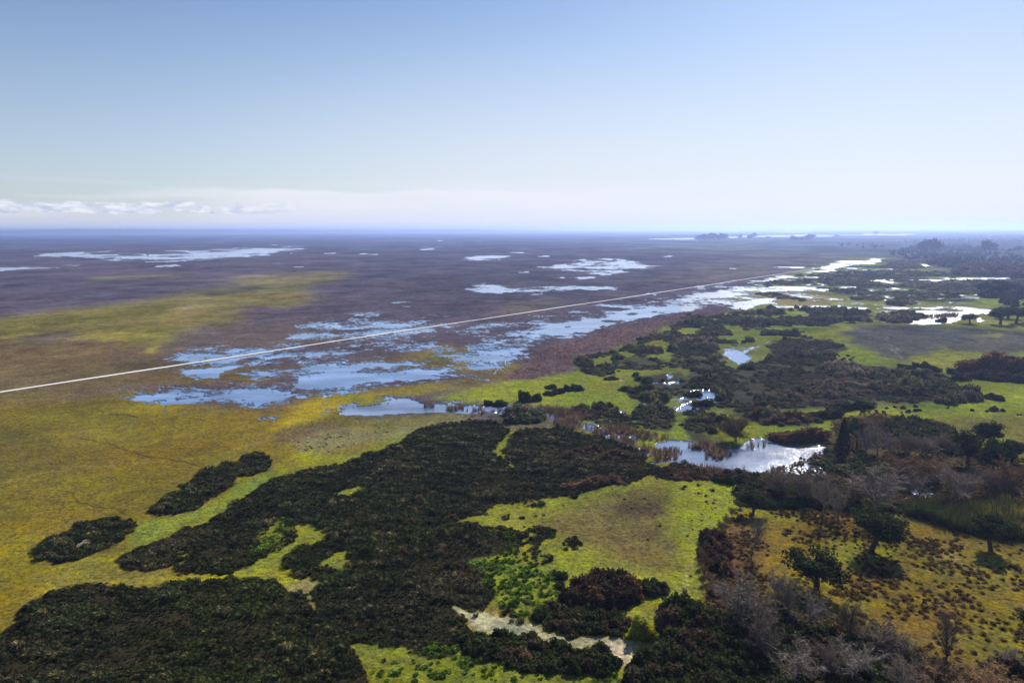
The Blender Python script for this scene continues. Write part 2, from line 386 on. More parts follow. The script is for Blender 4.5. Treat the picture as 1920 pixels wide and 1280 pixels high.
# wooded stream belt and thickets: dark litter
belt = [(1400, 905), (1440, 880), (1540, 850), (1560, 790), (1620, 775), (1760, 790), (1800, 830), (1920, 860), (2720, 900), (2720, 1050), (1850, 1012), (1760, 985), (1660, 962), (1560, 945), (1440, 945), (1390, 930)]
paint(belt, (.060, .046, .030), (8, 4))
paint([(1560, 830), (1700, 820), (1800, 850), (1920, 880), (2100, 920), (1900, 930), (1700, 900)], (.085, .06, .035), (14, 5), .7)
paint([(1780, 860), (1920, 850), (2100, 880), (1920, 890), (1800, 880)], (.16, .13, .03), (20, 4), .6)
paint([(1640, 850), (1720, 845), (1750, 855), (1700, 862)], RUST, (10, 4), .8)
paint([(1330, 1110), (1440, 1110), (1500, 1140), (1600, 1160), (1700, 1200), (1800, 1255), (1920, 1265), (2720, 1500), (2720, 1700), (1200, 1700), (1180, 1280), (1240, 1200), (1300, 1150)], (.055, .042, .026), (12, 8))
paint([(1330, 1090), (1370, 1080), (1370, 1130), (1320, 1150)], (.11, .06, .035), (8, 6), .8)
# green flat at the very bottom
paint([(655, 1213), (700, 1207), (790, 1207), (850, 1222), (900, 1210), (960, 1230), (1060, 1240), (1180, 1255), (1200, 1290), (1100, 1700), (620, 1700), (690, 1290), (678, 1240)], (.150, .170, .022), (8, 5))
# pale dried pool
pale = [(858, 1126), (872, 1140), (905, 1148), (950, 1152), (985, 1162), (1010, 1178), (1015, 1190), (1060, 1192), (1085, 1200), (1130, 1200), (1165, 1192), (1210, 1195), (1238, 1203), (1236, 1222), (1195, 1230), (1182, 1242), (1166, 1258),
        (1150, 1245), (1140, 1222), (1110, 1213), (1085, 1222), (1075, 1208), (1030, 1200), (985, 1196), (930, 1186), (890, 1178), (876, 1160), (850, 1132)]
paint(pale, (.40, .37, .22), (5, 3))
paint([(915, 1158), (960, 1166), (1010, 1182), (985, 1189), (930, 1176)], (.20, .215, .15), (8, 3), .85)
paint([(1130, 1205), (1180, 1205), (1190, 1225), (1165, 1250), (1150, 1235)], (.46, .40, .29), (8, 5), .8)
paint([(1170, 1190), (1238, 1200), (1236, 1222), (1190, 1225), (1185, 1205)], (.24, .225, .03), (6, 4), .85)
paint([(1165, 1150), (1190, 1135), (1240, 1150), (1238, 1195), (1180, 1195)], (.25, .26, .04), (6, 5), .8)
# straw edge between the two big rush beds
paint([(520, 1092), (560, 1082), (640, 1083), (700, 1090), (620, 1105), (585, 1115), (545, 1112)], (.30, .255, .10), (10, 4), .85)
paint(strip([(575, 1105), (590, 1150), (620, 1190), (660, 1220)], 8), (.16, .125, .07), (4, 3), .6)
# thin animal tracks in the olive meadow
for tr, w in (([(105, 918), (130, 928), (150, 940), (180, 948), (215, 957), (245, 968)], 2.4), ([(150, 820), (180, 826), (225, 838), (270, 853), (330, 864), (395, 876)], 2.2),
              ([(210, 776), (260, 783)], 1.8), ([(320, 780), (325, 795), (345, 812)], 2.0)):
    paint(strip(tr, w), (.055, .045, .018), (1, 0), .85)
for tr, w in (([(1180, 930), (1230, 960), (1290, 1000), (1318, 1040)], 1.6), ([(1345, 905), (1342, 950), (1330, 1000)], 2.0), ([(1040, 990), (1120, 985), (1220, 975), (1330, 960)], 1.4), ([(1400, 985), (1440, 1040), (1425, 1100)], 2.2), ([(1480, 960), (1500, 1010), (1560, 1060), (1700, 1100), (1900, 1130)], 2.0), ([(1690, 985), (1700, 1040), (1760, 1100), (1780, 1200)], 2.2),
              ([(0, 905), (120, 880), (260, 870), (420, 850), (520, 820)], 1.6), ([(60, 1010), (200, 960), (330, 900), (470, 840), (600, 760)], 1.6), ([(100, 800), (260, 830), (460, 800), (560, 770)], 1.3)):
    paint(strip(tr, w), (.28, .22, .09), (1, 1), .40)
paint(strip([(1290, 1120), (1285, 1085), (1288, 1065), (1300, 1050), (1318, 1045)], 5), (.33, .28, .12), (2, 2), .7)
paint(strip([(1668, 628), (1672, 640), (1678, 652), (1682, 668)], 2.2), (.28, .25, .19), (1, 1), .8)

# -- open water
def wet(poly, v=1.0, soft=(4, 1)):
    cover('water', poly, v, soft)
    P = np.array(poly, float); c = P.mean(0)
    if 545 < c[1] < 785 and c[0] < 1420 and np.ptp(P[:, 0]) > 30:     # broken water in the sward round every sheet of flood
        cover('water', (c + (P - c) * np.array([1.12, 1.25])).tolist(), .40, (22, 4))
wet([(65, 478), (130, 474), (260, 476), (420, 470), (520, 462), (600, 465), (520, 474), (430, 483), (320, 488), (210, 487), (150, 481)], .80, (10, 2))
wet([(180, 480), (420, 475), (500, 470), (430, 481), (230, 485)], .95, (8, 1))
wet([(130, 472), (220, 470), (222, 472), (140, 474)], .9, (4, 1))
wet([(-800, 520), (-200, 508), (0, 502), (80, 499), (152, 497), (150, 500), (60, 504), (0, 507), (-800, 530)], .95, (4, 1))
wet([(295, 498), (340, 497), (330, 500), (300, 500)], .8, (4, 1))
wet([(855, 487), (895, 481), (920, 479), (962, 481), (935, 485), (900, 487)], .95, (3, 1))
wet([(945, 472), (985, 472), (985, 474), (945, 474)], 1, (3, 1))
wet([(1055, 473), (1062, 473), (1060, 475), (1050, 475)], .9, (2, 1))
wet([(1000, 502), (1070, 494), (1150, 485), (1190, 488), (1180, 495), (1240, 496), (1290, 498), (1230, 503), (1180, 510), (1140, 518), (1110, 516), (1050, 505)], .72, (12, 2))
wet([(1130, 506), (1175, 505), (1170, 511), (1135, 512)], 1, (5, 1)); wet([(1150, 496), (1240, 499), (1210, 502), (1150, 500)], .95, (6, 1))
wet([(1150, 488), (1180, 486), (1170, 492), (1140, 492)], .95, (5, 1)); wet([(1080, 520), (1125, 516), (1140, 518), (1090, 524)], .8, (6, 1))
wet([(872, 545), (890, 531), (925, 533), (960, 538), (1060, 536), (1160, 540), (1150, 544), (1060, 545), (990, 552), (900, 550)], .78, (10, 2))
wet([(880, 543), (960, 543), (990, 541), (1050, 542), (1000, 548), (890, 549)], 1.0, (8, 1)); wet([(1080, 538), (1160, 539), (1120, 543)], 1.0, (6, 1))
wet([(735, 565), (810, 565), (805, 567), (740, 567)], 1, (4, 1)); wet([(745, 573), (775, 573), (770, 576)], .9, (4, 1)); wet([(788, 569), (812, 569), (805, 571)], .9, (3, 1))
wet([(655, 590), (720, 588), (730, 594), (690, 596)], .85, (8, 1)); wet([(740, 590), (790, 591), (780, 594)], .85, (8, 1)); wet([(800, 590), (860, 592), (830, 596)], .5, (8, 1))
wet([(545, 612), (590, 607), (670, 604), (720, 610), (690, 620), (600, 618), (550, 616)], .60, (14, 2))
wet([(520, 640), (550, 626), (610, 622), (640, 628), (630, 634), (560, 640)], .92, (8, 2)); wet([(480, 650), (540, 640), (580, 646), (520, 654)], .75, (10, 2))
wet([(700, 630), (760, 616), (830, 612), (820, 622), (760, 636), (690, 642)], .60, (12, 2))
wet([(330, 670), (380, 660), (440, 652), (500, 650), (520, 662), (460, 672), (400, 684), (340, 684)], .82, (10, 3))
wet([(330, 702), (360, 692), (400, 690), (450, 682), (470, 682), (440, 695), (410, 702), (410, 713), (390, 712), (370, 702)], .97, (5, 2))
wet([(440, 682), (520, 662), (580, 655), (620, 652), (600, 664), (540, 670), (500, 680), (460, 690)], .75, (12, 3))
wet([(540, 664), (600, 655), (622, 656), (612, 664), (570, 668)], .9, (6, 2))
wet([(480, 698), (560, 686), (640, 682), (700, 680), (770, 676), (760, 684), (720, 690), (800, 690), (850, 690), (828, 698), (876, 700), (840, 708), (790, 712), (740, 716), (700, 722), (650, 732), (610, 731), (560, 720), (510, 710)], .88, (8, 2))
wet([(560, 708), (600, 696), (660, 700), (740, 696), (820, 690), (830, 700), (760, 712), (690, 720), (650, 730), (600, 730), (545, 722)], 1.0, (5, 2))
cover('water', [(480, 702), (530, 700), (558, 708), (540, 724), (490, 722)], .55, (6, 2), 'cut'); cover('water', [(670, 688), (760, 686), (780, 692), (700, 698)], .5, (6, 2), 'cut')
wet([(235, 742), (300, 738), (330, 732), (400, 730), (470, 726), (520, 730), (560, 735), (540, 745), (500, 755), (470, 762), (440, 756), (370, 752), (310, 762), (270, 752)], .80, (8, 2))
wet([(360, 750), (420, 735), (490, 728), (535, 733), (530, 745), (480, 760), (470, 752), (420, 752)], 1.0, (6, 2))
wet(ell(345, 771, 6, 4), .8, (2, 1)); wet([(370, 770), (400, 767), (395, 772), (372, 773)], .7, (3, 1)); wet([(475, 783), (510, 780), (515, 785), (485, 787)], .6, (4, 1))
for v in ([(297, 722), (291, 740), (299, 752), (306, 764)], [(300, 722), (340, 726), (400, 730)], [(297, 722), (305, 724)]): wet(strip(v, 2.6), 1.0, (0, 0))
wet([(240, 743), (330, 740), (320, 748), (260, 747)], .85, (5, 1))
# long flood along the track
wet([(850, 650), (900, 630), (960, 615), (1020, 605), (1060, 600), (1120, 590), (1160, 580), (1240, 572), (1300, 570), (1250, 585), (1190, 595), (1120, 620), (1080, 625), (1040, 628), (1000, 640), (985, 660), (960, 672), (920, 668), (890, 660)], .62, (10, 3))
wet([(1005, 620), (1040, 605), (1080, 600), (1130, 595), (1170, 580), (1190, 575), (1300, 572), (1330, 574), (1300, 582), (1250, 587), (1200, 598), (1130, 615), (1100, 623), (1060, 622), (1020, 622)], 1.0, (4, 1))
wet([(890, 668), (930, 660), (985, 655), (970, 668), (950, 676), (910, 672)], .9, (8, 2)); wet([(1045, 632), (1070, 628), (1076, 634), (1052, 635)], .9, (3, 1))
wet([(900, 640), (960, 632), (1000, 640), (960, 652), (890, 655)], .72, (8, 2))
for e in ((1068, 612, 6, 1.4), (1180, 588, 14, 1.8), (1225, 584, 7, 1.3), (1241, 586, 8, 1.3), (1150, 602, 22, 2.2), (1130, 613, 10, 1.6), (1195, 577, 12, 1.6)):
    cover('water', ell(*e), 1.0, (1, 0), 'cut')
wet([(870, 690), (920, 685), (940, 682), (920, 692), (890, 695)], .7, (6, 1))
for v in ([(940, 665), (945, 680), (940, 690), (960, 702)], [(920, 672), (935, 690), (930, 700)], [(860, 700), (890, 708), (920, 712)]): wet(strip(v, 1.6), .9, (0, 0))
# flood towards the vanishing end of the track
wet([(1260, 560), (1320, 545), (1400, 535), (1440, 540), (1420, 556), (1380, 570), (1300, 572)], .60, (14, 3))
wet([(1380, 565), (1440, 560), (1470, 552), (1458, 560), (1420, 572), (1400, 580), (1370, 578)], .97, (5, 1))
wet([(1400, 545), (1460, 536), (1470, 545), (1430, 552), (1400, 552)], .72, (8, 2))
wet([(1440, 535), (1500, 536), (1534, 541), (1500, 543), (1440, 539)], .9, (6, 1))
wet([(1400, 530), (1500, 512), (1600, 492), (1650, 484), (1640, 490), (1560, 507), (1480, 520), (1420, 532)], .85, (8, 1))
wet([(1560, 492), (1620, 487), (1655, 484), (1655, 492), (1600, 497), (1560, 502)], .85, (6, 1)); wet([(1570, 506), (1600, 507), (1590, 509)], 1, (3, 1))
wet([(1440, 502), (1480, 500), (1520, 500), (1490, 503), (1450, 504)], .8, (4, 1)); wet([(1330, 512), (1380, 502), (1420, 501), (1360, 506)], .4, (8, 1))
wet([(1440, 519), (1490, 514), (1520, 512), (1500, 518), (1440, 522)], .8, (5, 1))
wet([(1290, 535), (1340, 530), (1400, 524), (1380, 532), (1310, 545)], .55, (10, 2))
# lagoons in the right distance
wet([(1440, 573), (1520, 573), (1600, 576), (1700, 575), (1790, 574), (1800, 573), (1860, 580), (1850, 588), (1810, 592), (1760, 605), (1700, 607), (1725, 596), (1735, 586), (1650, 586), (1640, 585), (1730, 583), (1780, 584), (1810, 583), (1780, 578),
     (1700, 578), (1600, 580), (1520, 577), (1440, 576)], 1.0, (3, 1))
wet([(1700, 606), (1735, 590), (1740, 586), (1812, 584), (1830, 590), (1808, 596), (1800, 603), (1760, 607)], 1.0, (3, 1))
wet([(1830, 602), (1842, 598), (1840, 604)], 1.0, (2, 1))
wet([(1560, 526), (1640, 523), (1700, 521), (1690, 528), (1660, 530), (1650, 527)], .85, (5, 1)); wet([(1700, 525), (1760, 523), (1820, 521), (1910, 521), (1900, 524), (1800, 525), (1770, 530), (1730, 531), (1710, 527)], 1.0, (3, 1))
wet([(1690, 532), (1730, 530), (1720, 533)], .9, (3, 1)); wet([(1800, 542), (1840, 540), (1838, 545), (1810, 545)], .95, (3, 1)); wet([(1790, 550), (1810, 552), (1818, 556), (1800, 555)], .95, (3, 1))
wet([(1720, 496), (1750, 496), (1745, 499), (1725, 500)], 1.0, (3, 1)); wet([(1740, 540), (1780, 541), (1760, 543)], .8, (4, 1)); wet([(1540, 533), (1600, 531), (1590, 535)], .7, (5, 1)); wet([(1760, 566), (1830, 567), (1800, 570)], .8, (5, 1))
# flats near the horizon
wet([(1220, 447), (1310, 446), (1310, 449), (1230, 449)], 1.0, (3, 0)); wet([(1362, 443), (1440, 441), (1540, 440), (1700, 439), (1720, 440), (1600, 442), (1440, 444), (1362, 446)], 1.0, (4, 0))
wet([(1300, 434), (1440, 433), (1520, 434), (1500, 436), (1320, 436)], .85, (8, 0))
wet([(210, 441), (300, 440), (300, 441), (215, 442)], .8, (5, 0)); wet([(300, 455), (360, 454), (355, 456)], .6, (5, 0)); wet([(780, 464), (830, 462), (820, 465)], .4, (5, 0))
for c in ((480, 505), (560, 500), (620, 475), (800, 467), (820, 452), (860, 460), (1020, 480), (1090, 487), (1050, 520), (980, 510), (1180, 468), (1250, 480), (1330, 492), (700, 476), (680, 475)):
    wet([(c[0] - 9, c[1]), (c[0] + 9, c[1] - 1), (c[0] + 10, c[1] + 1), (c[0] - 8, c[1] + 1.5)], .8, (3, 0))
for q in ([(330, 664), (420, 648), (540, 632), (640, 600), (760, 590), (860, 610), (800, 640), (640, 668), (480, 690), (380, 700)], [(740, 650), (860, 620), (980, 596), (1120, 570), (1260, 552), (1240, 575), (1060, 600), (960, 640), (960, 690), (860, 680)], [(420, 700), (560, 680), (700, 668), (840, 688), (880, 706), (700, 728), (560, 745), (440, 735)],
          [(1240, 572), (1300, 550), (1420, 528), (1560, 500), (1640, 488), (1560, 512), (1440, 545), (1340, 570)]):
    cover('water', q, .41, (24, 5))
# channel and pond
chan = [(628, 778), (645, 768), (680, 760), (705, 757), (725, 758), (735, 750), (760, 746), (785, 750), (800, 757), (840, 757), (855, 755), (870, 760), (905, 762), (950, 762), (985, 764), (1020, 765), (1050, 772), (1080, 780), (1078, 788),
        (1060, 788), (1040, 786), (1022, 778), (1010, 772), (960, 773), (900, 772), (860, 772), (800, 773), (760, 775), (700, 777), (650, 780)]
wet(chan, 1.0, (3, 1))
wet([(1090, 792), (1110, 788), (1128, 795), (1140, 805), (1150, 800), (1180, 808), (1200, 820), (1190, 835), (1220, 850), (1215, 868), (1190, 850), (1150, 825), (1120, 812), (1095, 803)], .97, (3, 1))
pond = [(1222, 834), (1235, 828), (1255, 822), (1290, 824), (1310, 832), (1340, 836), (1380, 838), (1400, 830), (1412, 822), (1420, 820), (1440, 820), (1465, 826), (1490, 832), (1530, 834), (1558, 834), (1548, 846), (1552, 856), (1570, 862),
        (1560, 866), (1535, 868), (1520, 875), (1500, 890), (1450, 890), (1420, 892), (1390, 890), (1350, 884), (1310, 876), (1280, 872), (1260, 866), (1240, 866), (1218, 870), (1214, 862), (1240, 858), (1260, 856), (1240, 848), (1226, 842)]
wet(pond, 1.0, (2, 1))
wet([(1500, 880), (1560, 870), (1570, 900), (1500, 905)], .45, (5, 2))
wet([(1690, 912), (1706, 908), (1716, 915), (1735, 925), (1760, 928), (1740, 935), (1700, 936), (1680, 934), (1682, 929), (1705, 927)], .97, (3, 1))
wet([(1560, 862), (1600, 864), (1640, 866), (1680, 863), (1680, 868), (1620, 872), (1570, 868)], .62, (4, 1))
wet([(1400, 540), (1560, 505), (1700, 500), (1900, 515), (1900, 560), (1640, 575), (1500, 560)], .33, (20, 5));
# pools between the scrub right of the centre
wet([(1378, 660), (1400, 655), (1438, 640), (1470, 632), (1460, 640), (1425, 650), (1410, 660), (1405, 672), (1385, 684), (1368, 672), (1365, 664)], .80, (4, 2))
wet([(1355, 662), (1375, 655), (1400, 656), (1405, 666), (1380, 680), (1362, 672)], .95, (3, 1))
wet([(1265, 750), (1300, 735), (1330, 728), (1350, 735), (1345, 755), (1310, 770), (1290, 775), (1270, 765)], .66, (5, 2))
wet([(1180, 765), (1230, 757), (1250, 752), (1240, 762), (1195, 768)], .95, (3, 1)); wet([(1270, 765), (1295, 770), (1300, 778), (1275, 772)], .95, (3, 1)); wet([(1140, 766), (1170, 768), (1180, 775), (1150, 774)], .7, (3, 1))
wet([(1155, 712), (1185, 705), (1172, 712)], .9, (3, 1)); wet([(1245, 715), (1285, 714), (1275, 719), (1250, 720)], .9, (3, 1)); wet([(1250, 700), (1262, 704), (1252, 710)], .8, (2, 1))
for v in ([(1310, 722), (1314, 740), (1322, 752), (1330, 770)], [(1330, 722), (1342, 742), (1350, 752)], [(1300, 738), (1296, 750), (1280, 760)], [(1345, 700), (1340, 712)]): wet(strip(v, 3), .9, (1, 0))

# -- vegetation
def veg(ch, poly, v=1.0, soft=(1, 1)): cover(ch, poly, v, soft)
def bare(poly, v=1.0): cover('rush', poly, v, (1, 1), 'cut')
island_a = [(78, 1022), (95, 1012), (120, 1003), (135, 998), (138, 993), (150, 985), (172, 978), (195, 975), (220, 977), (248, 980), (258, 986), (252, 994), (236, 1005), (232, 1013), (215, 1022), (190, 1033), (165, 1042), (140, 1052), (114, 1056), (112, 1046),
            (125, 1040), (105, 1042), (82, 1043), (76, 1032)]
island_b = [(286, 960), (292, 948), (300, 942), (312, 932), (325, 925), (340, 920), (345, 910), (360, 905), (368, 892), (385, 881), (400, 878), (418, 875), (425, 868), (440, 868), (452, 866), (452, 858), (465, 856), (480, 853), (495, 856), (506, 864), (507, 872), (490, 884),
            (480, 889), (455, 893), (437, 893), (438, 908), (424, 913), (420, 920), (400, 930), (385, 938), (382, 945), (370, 955), (345, 962), (318, 964), (310, 968), (294, 967)]
main_n = [(228, 1048), (235, 1035), (255, 1025), (275, 1018), (300, 1010), (320, 1005), (345, 995), (385, 985), (395, 975), (410, 965), (430, 955), (440, 945), (455, 935), (470, 925), (490, 913), (510, 903), (535, 892), (565, 884), (600, 874), (630, 872), (645, 868),
          (665, 862), (690, 852), (720, 846), (735, 842), (748, 830), (765, 818), (775, 810), (800, 803), (825, 800), (850, 794), (880, 790), (905, 790), (930, 793), (940, 800), (955, 806), (953, 818), (944, 828), (936, 838), (932, 848), (938, 858), (958, 866), (972, 880),
          (980, 905), (985, 938), (930, 945), (905, 955), (870, 972), (850, 988), (800, 1003), (740, 1006), (660, 1006), (640, 1003), (617, 1000), (605, 988), (592, 980), (553, 983), (562, 1003), (548, 1020), (510, 1040), (465, 1065), (430, 1074), (400, 1073), (340, 1070), (334, 1060),
          (350, 1048), (310, 1058), (275, 1068), (240, 1062), (230, 1058)]
main_e = [(965, 812), (980, 806), (1010, 804), (1040, 805), (1070, 805), (1095, 810), (1120, 818), (1150, 826), (1180, 840), (1205, 850), (1215, 866), (1235, 876), (1262, 870), (1290, 870), (1310, 880), (1345, 885), (1348, 898), (1310, 896), (1270, 895), (1240, 895), (1220, 886),
          (1205, 890), (1180, 900), (1150, 905), (1130, 910), (1105, 918), (1075, 925), (1040, 928), (985, 938), (980, 905), (972, 880), (962, 866), (946, 852), (952, 832)]
main_s = [(532, 1048), (540, 1035), (560, 1028), (580, 1018), (600, 1010), (640, 1006), (700, 1008), (800, 1004), (870, 985), (930, 988), (962, 990), (985, 1010), (975, 1030), (930, 1040), (880, 1050), (890, 1062), (925, 1085), (932, 1112), (920, 1135), (880, 1145), (858, 1128), (850, 1132), (872, 1158), (878, 1180),
          (870, 1215), (850, 1230), (812, 1234), (780, 1226), (768, 1218), (785, 1210), (700, 1210), (662, 1212), (630, 1195), (600, 1160), (582, 1110), (600, 1095), (640, 1085), (600, 1081), (562, 1078), (538, 1066)]
main_w = [(-800, 1420), (0, 1190), (25, 1175), (42, 1160), (38, 1150), (50, 1140), (60, 1126), (85, 1114), (110, 1105), (135, 1098), (170, 1093), (200, 1095), (235, 1100), (255, 1103), (290, 1100), (310, 1100), (340, 1092), (365, 1088), (400, 1088), (440, 1083), (480, 1085), (520, 1092), (545, 1112),
          (575, 1112), (590, 1160), (620, 1195), (655, 1214), (676, 1240), (690, 1290), (620, 1700), (-800, 1700)]
for P in (island_a, island_b, main_n, main_e, main_s, main_w): veg('rush', P)
for P in (island_a, island_b, main_n, main_e, main_s, main_w): paint(P, SOIL, (2, 2))
bare([(130, 1032), (146, 1021), (168, 1010), (176, 1012), (172, 1020), (158, 1028), (140, 1036)]); paint([(120, 1036), (142, 1018), (170, 1004), (184, 1008), (180, 1024), (160, 1034), (136, 1042)], (.30, .22, .15), (3, 2))
for P in ([(624, 925), (650, 918), (686, 912), (688, 919), (680, 924), (650, 925), (632, 929)], [(857, 826), (873, 829), (875, 834), (865, 838)], [(880, 850), (892, 849), (885, 854)], [(938, 838), (931, 848), (935, 860), (942, 854), (946, 838), (956, 822), (950, 818)],
          [(957, 862), (965, 870), (973, 879), (962, 881)], [(1083, 870), (1098, 874), (1100, 881), (1086, 880)], [(608, 1052), (625, 1040), (652, 1038), (648, 1055), (640, 1062), (612, 1056)], [(1138, 878), (1160, 876), (1155, 882)], [(770, 892), (782, 892), (776, 897)],
          [(622, 1046), (645, 1040), (640, 1050)]):
    bare(P); paint(P, GRASS, (2, 1))
cover('rush', [(500, 985), (530, 968), (548, 975), (540, 1010), (500, 1040), (470, 1050), (480, 1010)], .40, (4, 3), 'cut'); paint([(500, 985), (530, 968), (548, 975), (540, 1010), (500, 1040), (470, 1050), (480, 1010)], (.16, .18, .02), (6, 4), .8)
cover('rush', [(330, 1030), (365, 1015), (362, 1030), (345, 1042)], .7, (4, 3), 'cut'); paint([(330, 1030), (365, 1015), (362, 1030), (345, 1042)], (.2, .2, .02), (3, 3), .9)
cover('rush', [(595, 882), (640, 872), (640, 882), (610, 888)], .5, (4, 3), 'cut'); paint([(595, 884), (640, 874), (640, 882), (610, 888)], GRASS, (3, 2), .8)
for P in ([(548, 985), (596, 976), (612, 986), (622, 1000), (665, 1004), (640, 1010), (598, 1014), (580, 1026), (558, 1034), (536, 1046), (540, 1072), (566, 1084), (520, 1094), (430, 1088), (464, 1062), (508, 1040), (546, 1018), (560, 1002)],
          [(930, 850), (950, 815), (962, 812), (948, 846)], [(620, 930), (690, 908), (692, 922), (640, 934)], [(600, 1058), (625, 1036), (658, 1034), (652, 1064)], [(860, 978), (905, 953), (960, 944), (960, 985), (890, 990)]):
    cover('rush', P, .96, (2, 2), 'cut'); paint(P, (.185, .205, .026), (4, 3), .9)
paint([(470, 1066), (560, 1070), (560, 1092), (440, 1092)], (.27, .26, .02), (10, 4), .7)
# mixed green scrub south of the lawn
veg('rush', [(880, 985), (940, 990), (985, 1005), (1000, 1060), (1050, 1095), (1085, 1130), (1070, 1150), (985, 1165), (940, 1150), (930, 1090), (890, 1055), (920, 1030), (970, 1020)], .34, (6, 5))
veg('rush', [(985, 1005), (1010, 1015), (1030, 1060), (1065, 1085), (1040, 1095), (1000, 1060)], .28, (5, 5)); veg('rush', ell(1072, 1020, 16, 12), .55, (4, 3)); veg('rush', ell(1025, 1000, 12, 9), .6, (4, 3)); veg('rush', ell(1000, 995, 12, 5), .6, (4, 3))
veg('rush', [(700, 1240), (1000, 1230), (1160, 1250), (1200, 1290), (1100, 1700), (640, 1700), (690, 1300)], .16, (10, 8))
for e in ((1000, 948, 9, 4), (1020, 942, 8, 3), (1080, 930, 10, 3), (905, 960, 12, 4), (990, 965, 10, 3), (950, 968, 10, 4)): veg('rush', ell(*e), .6, (3, 1))

# scrub right of the centre, patch by patch
scrub = [
 [(1085, 672), (1120, 662), (1155, 658), (1160, 664), (1130, 668), (1100, 676), (1112, 690), (1090, 698), (1080, 688)],
 [(1082, 694), (1100, 690), (1140, 694), (1165, 700), (1130, 702), (1105, 700)], [(1130, 690), (1160, 670), (1205, 664), (1215, 672), (1240, 674), (1250, 678), (1225, 684), (1240, 692), (1200, 694), (1170, 690), (1150, 694)],
 [(1165, 658), (1180, 650), (1205, 652), (1240, 658), (1238, 664), (1200, 664)], [(1185, 642), (1210, 632), (1240, 628), (1245, 634), (1220, 642), (1195, 646)], [(1235, 622), (1270, 620), (1272, 626), (1250, 630), (1238, 628)], [(1212, 626), (1232, 625), (1232, 629), (1214, 629)],
 [(1258, 613), (1292, 609), (1294, 612), (1270, 618)], [(1275, 594), (1310, 592), (1335, 596), (1330, 600), (1290, 600)], [(1298, 606), (1310, 605), (1308, 610)], [(1320, 608), (1345, 606), (1340, 611)], [(1250, 636), (1275, 634), (1300, 640), (1290, 646), (1260, 644)],
 [(1285, 640), (1310, 620), (1350, 612), (1362, 622), (1340, 628), (1330, 638), (1305, 646)], [(1340, 592), (1372, 592), (1388, 596), (1380, 604), (1350, 604)], [(1365, 604), (1400, 600), (1430, 604), (1420, 612), (1370, 610)], [(1300, 596), (1350, 590), (1360, 593), (1320, 598)],
 [(1390, 585), (1440, 580), (1500, 578), (1520, 580), (1490, 585), (1440, 590), (1400, 588)], [(1520, 582), (1540, 578), (1580, 578), (1585, 584), (1640, 586), (1630, 592), (1570, 594), (1525, 590)], [(1448, 598), (1500, 594), (1540, 593), (1590, 601), (1560, 610), (1500, 608), (1460, 606)],
 [(1645, 597), (1660, 589), (1690, 586), (1725, 588), (1732, 596), (1715, 603), (1680, 605), (1655, 602)], [(1665, 570), (1672, 564), (1710, 566), (1712, 570), (1680, 573)], [(1600, 556), (1630, 556), (1660, 558), (1672, 563), (1640, 564), (1605, 562)],
 [(1560, 545), (1610, 538), (1630, 545), (1625, 552), (1590, 552)], [(1630, 540), (1660, 536), (1665, 550), (1640, 556), (1628, 550)], [(1665, 549), (1700, 547), (1730, 549), (1725, 553), (1680, 554)], [(1675, 556), (1740, 554), (1800, 556), (1830, 566), (1760, 564), (1690, 562)],
 [(1510, 520), (1550, 512), (1620, 512), (1720, 518), (1740, 523), (1660, 525), (1560, 524)], [(1540, 530), (1600, 524), (1640, 526), (1660, 534), (1600, 536), (1550, 535)], [(1660, 528), (1720, 522), (1760, 536), (1720, 542), (1670, 536)], [(1670, 492), (1710, 494), (1725, 500), (1690, 505), (1660, 502)],
 [(1720, 540), (1800, 530), (1900, 526), (2200, 530), (2200, 560), (1850, 556), (1800, 545), (1760, 548)], [(1560, 548), (1598, 549), (1590, 552)], [(1497, 563), (1514, 563), (1512, 565)],
 [(1300, 690), (1340, 675), (1375, 690), (1390, 690), (1440, 672), (1490, 640), (1550, 640), (1580, 648), (1572, 660), (1560, 680), (1600, 690), (1640, 688), (1680, 694), (1712, 700), (1760, 712), (1800, 730), (1836, 746), (1828, 754), (1750, 755), (1640, 755), (1560, 760), (1540, 764), (1480, 764), (1440, 772), (1370, 766), (1330, 760),
  (1350, 735), (1300, 735), (1270, 722), (1290, 705)],
 [(1440, 650), (1480, 636), (1530, 638), (1560, 644), (1578, 655), (1520, 665), (1460, 668)],
 [(1370, 778), (1400, 762), (1440, 770), (1470, 790), (1540, 785), (1546, 788), (1500, 798), (1440, 798), (1410, 790)], [(1190, 706), (1230, 700), (1256, 702), (1260, 715), (1230, 722), (1195, 715)],
 [(1180, 745), (1200, 728), (1240, 725), (1260, 740), (1240, 756), (1200, 752)], [(1185, 772), (1210, 766), (1260, 764), (1270, 790), (1250, 808), (1210, 800), (1190, 790)],
 [(1190, 730), (1230, 740), (1265, 745), (1300, 770), (1275, 800), (1300, 830), (1350, 835), (1400, 825), (1370, 800), (1340, 780), (1330, 765), (1280, 700), (1240, 700)],
 [(1260, 650), (1340, 650), (1360, 680), (1320, 700), (1260, 690)],
 [(1050, 772), (1090, 765), (1140, 768), (1180, 780), (1200, 800), (1160, 805), (1110, 790)], [(905, 782), (930, 776), (970, 775), (1010, 778), (1022, 788), (990, 796), (940, 796)],
]
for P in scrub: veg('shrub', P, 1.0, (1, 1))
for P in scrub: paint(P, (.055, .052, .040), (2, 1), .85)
cover('shrub', [(1260, 650), (1340, 650), (1370, 690), (1320, 720), (1300, 770), (1330, 780), (1340, 830), (1290, 820), (1270, 760), (1250, 700)], .38, (8, 5), 'cut')
for P in ([(1265, 740), (1330, 722), (1352, 735), (1345, 758), (1300, 780), (1270, 765)], [(1355, 655), (1470, 630), (1460, 642), (1400, 670), (1385, 686), (1362, 674)]): cover('shrub', P, .75, (4, 2), 'cut')
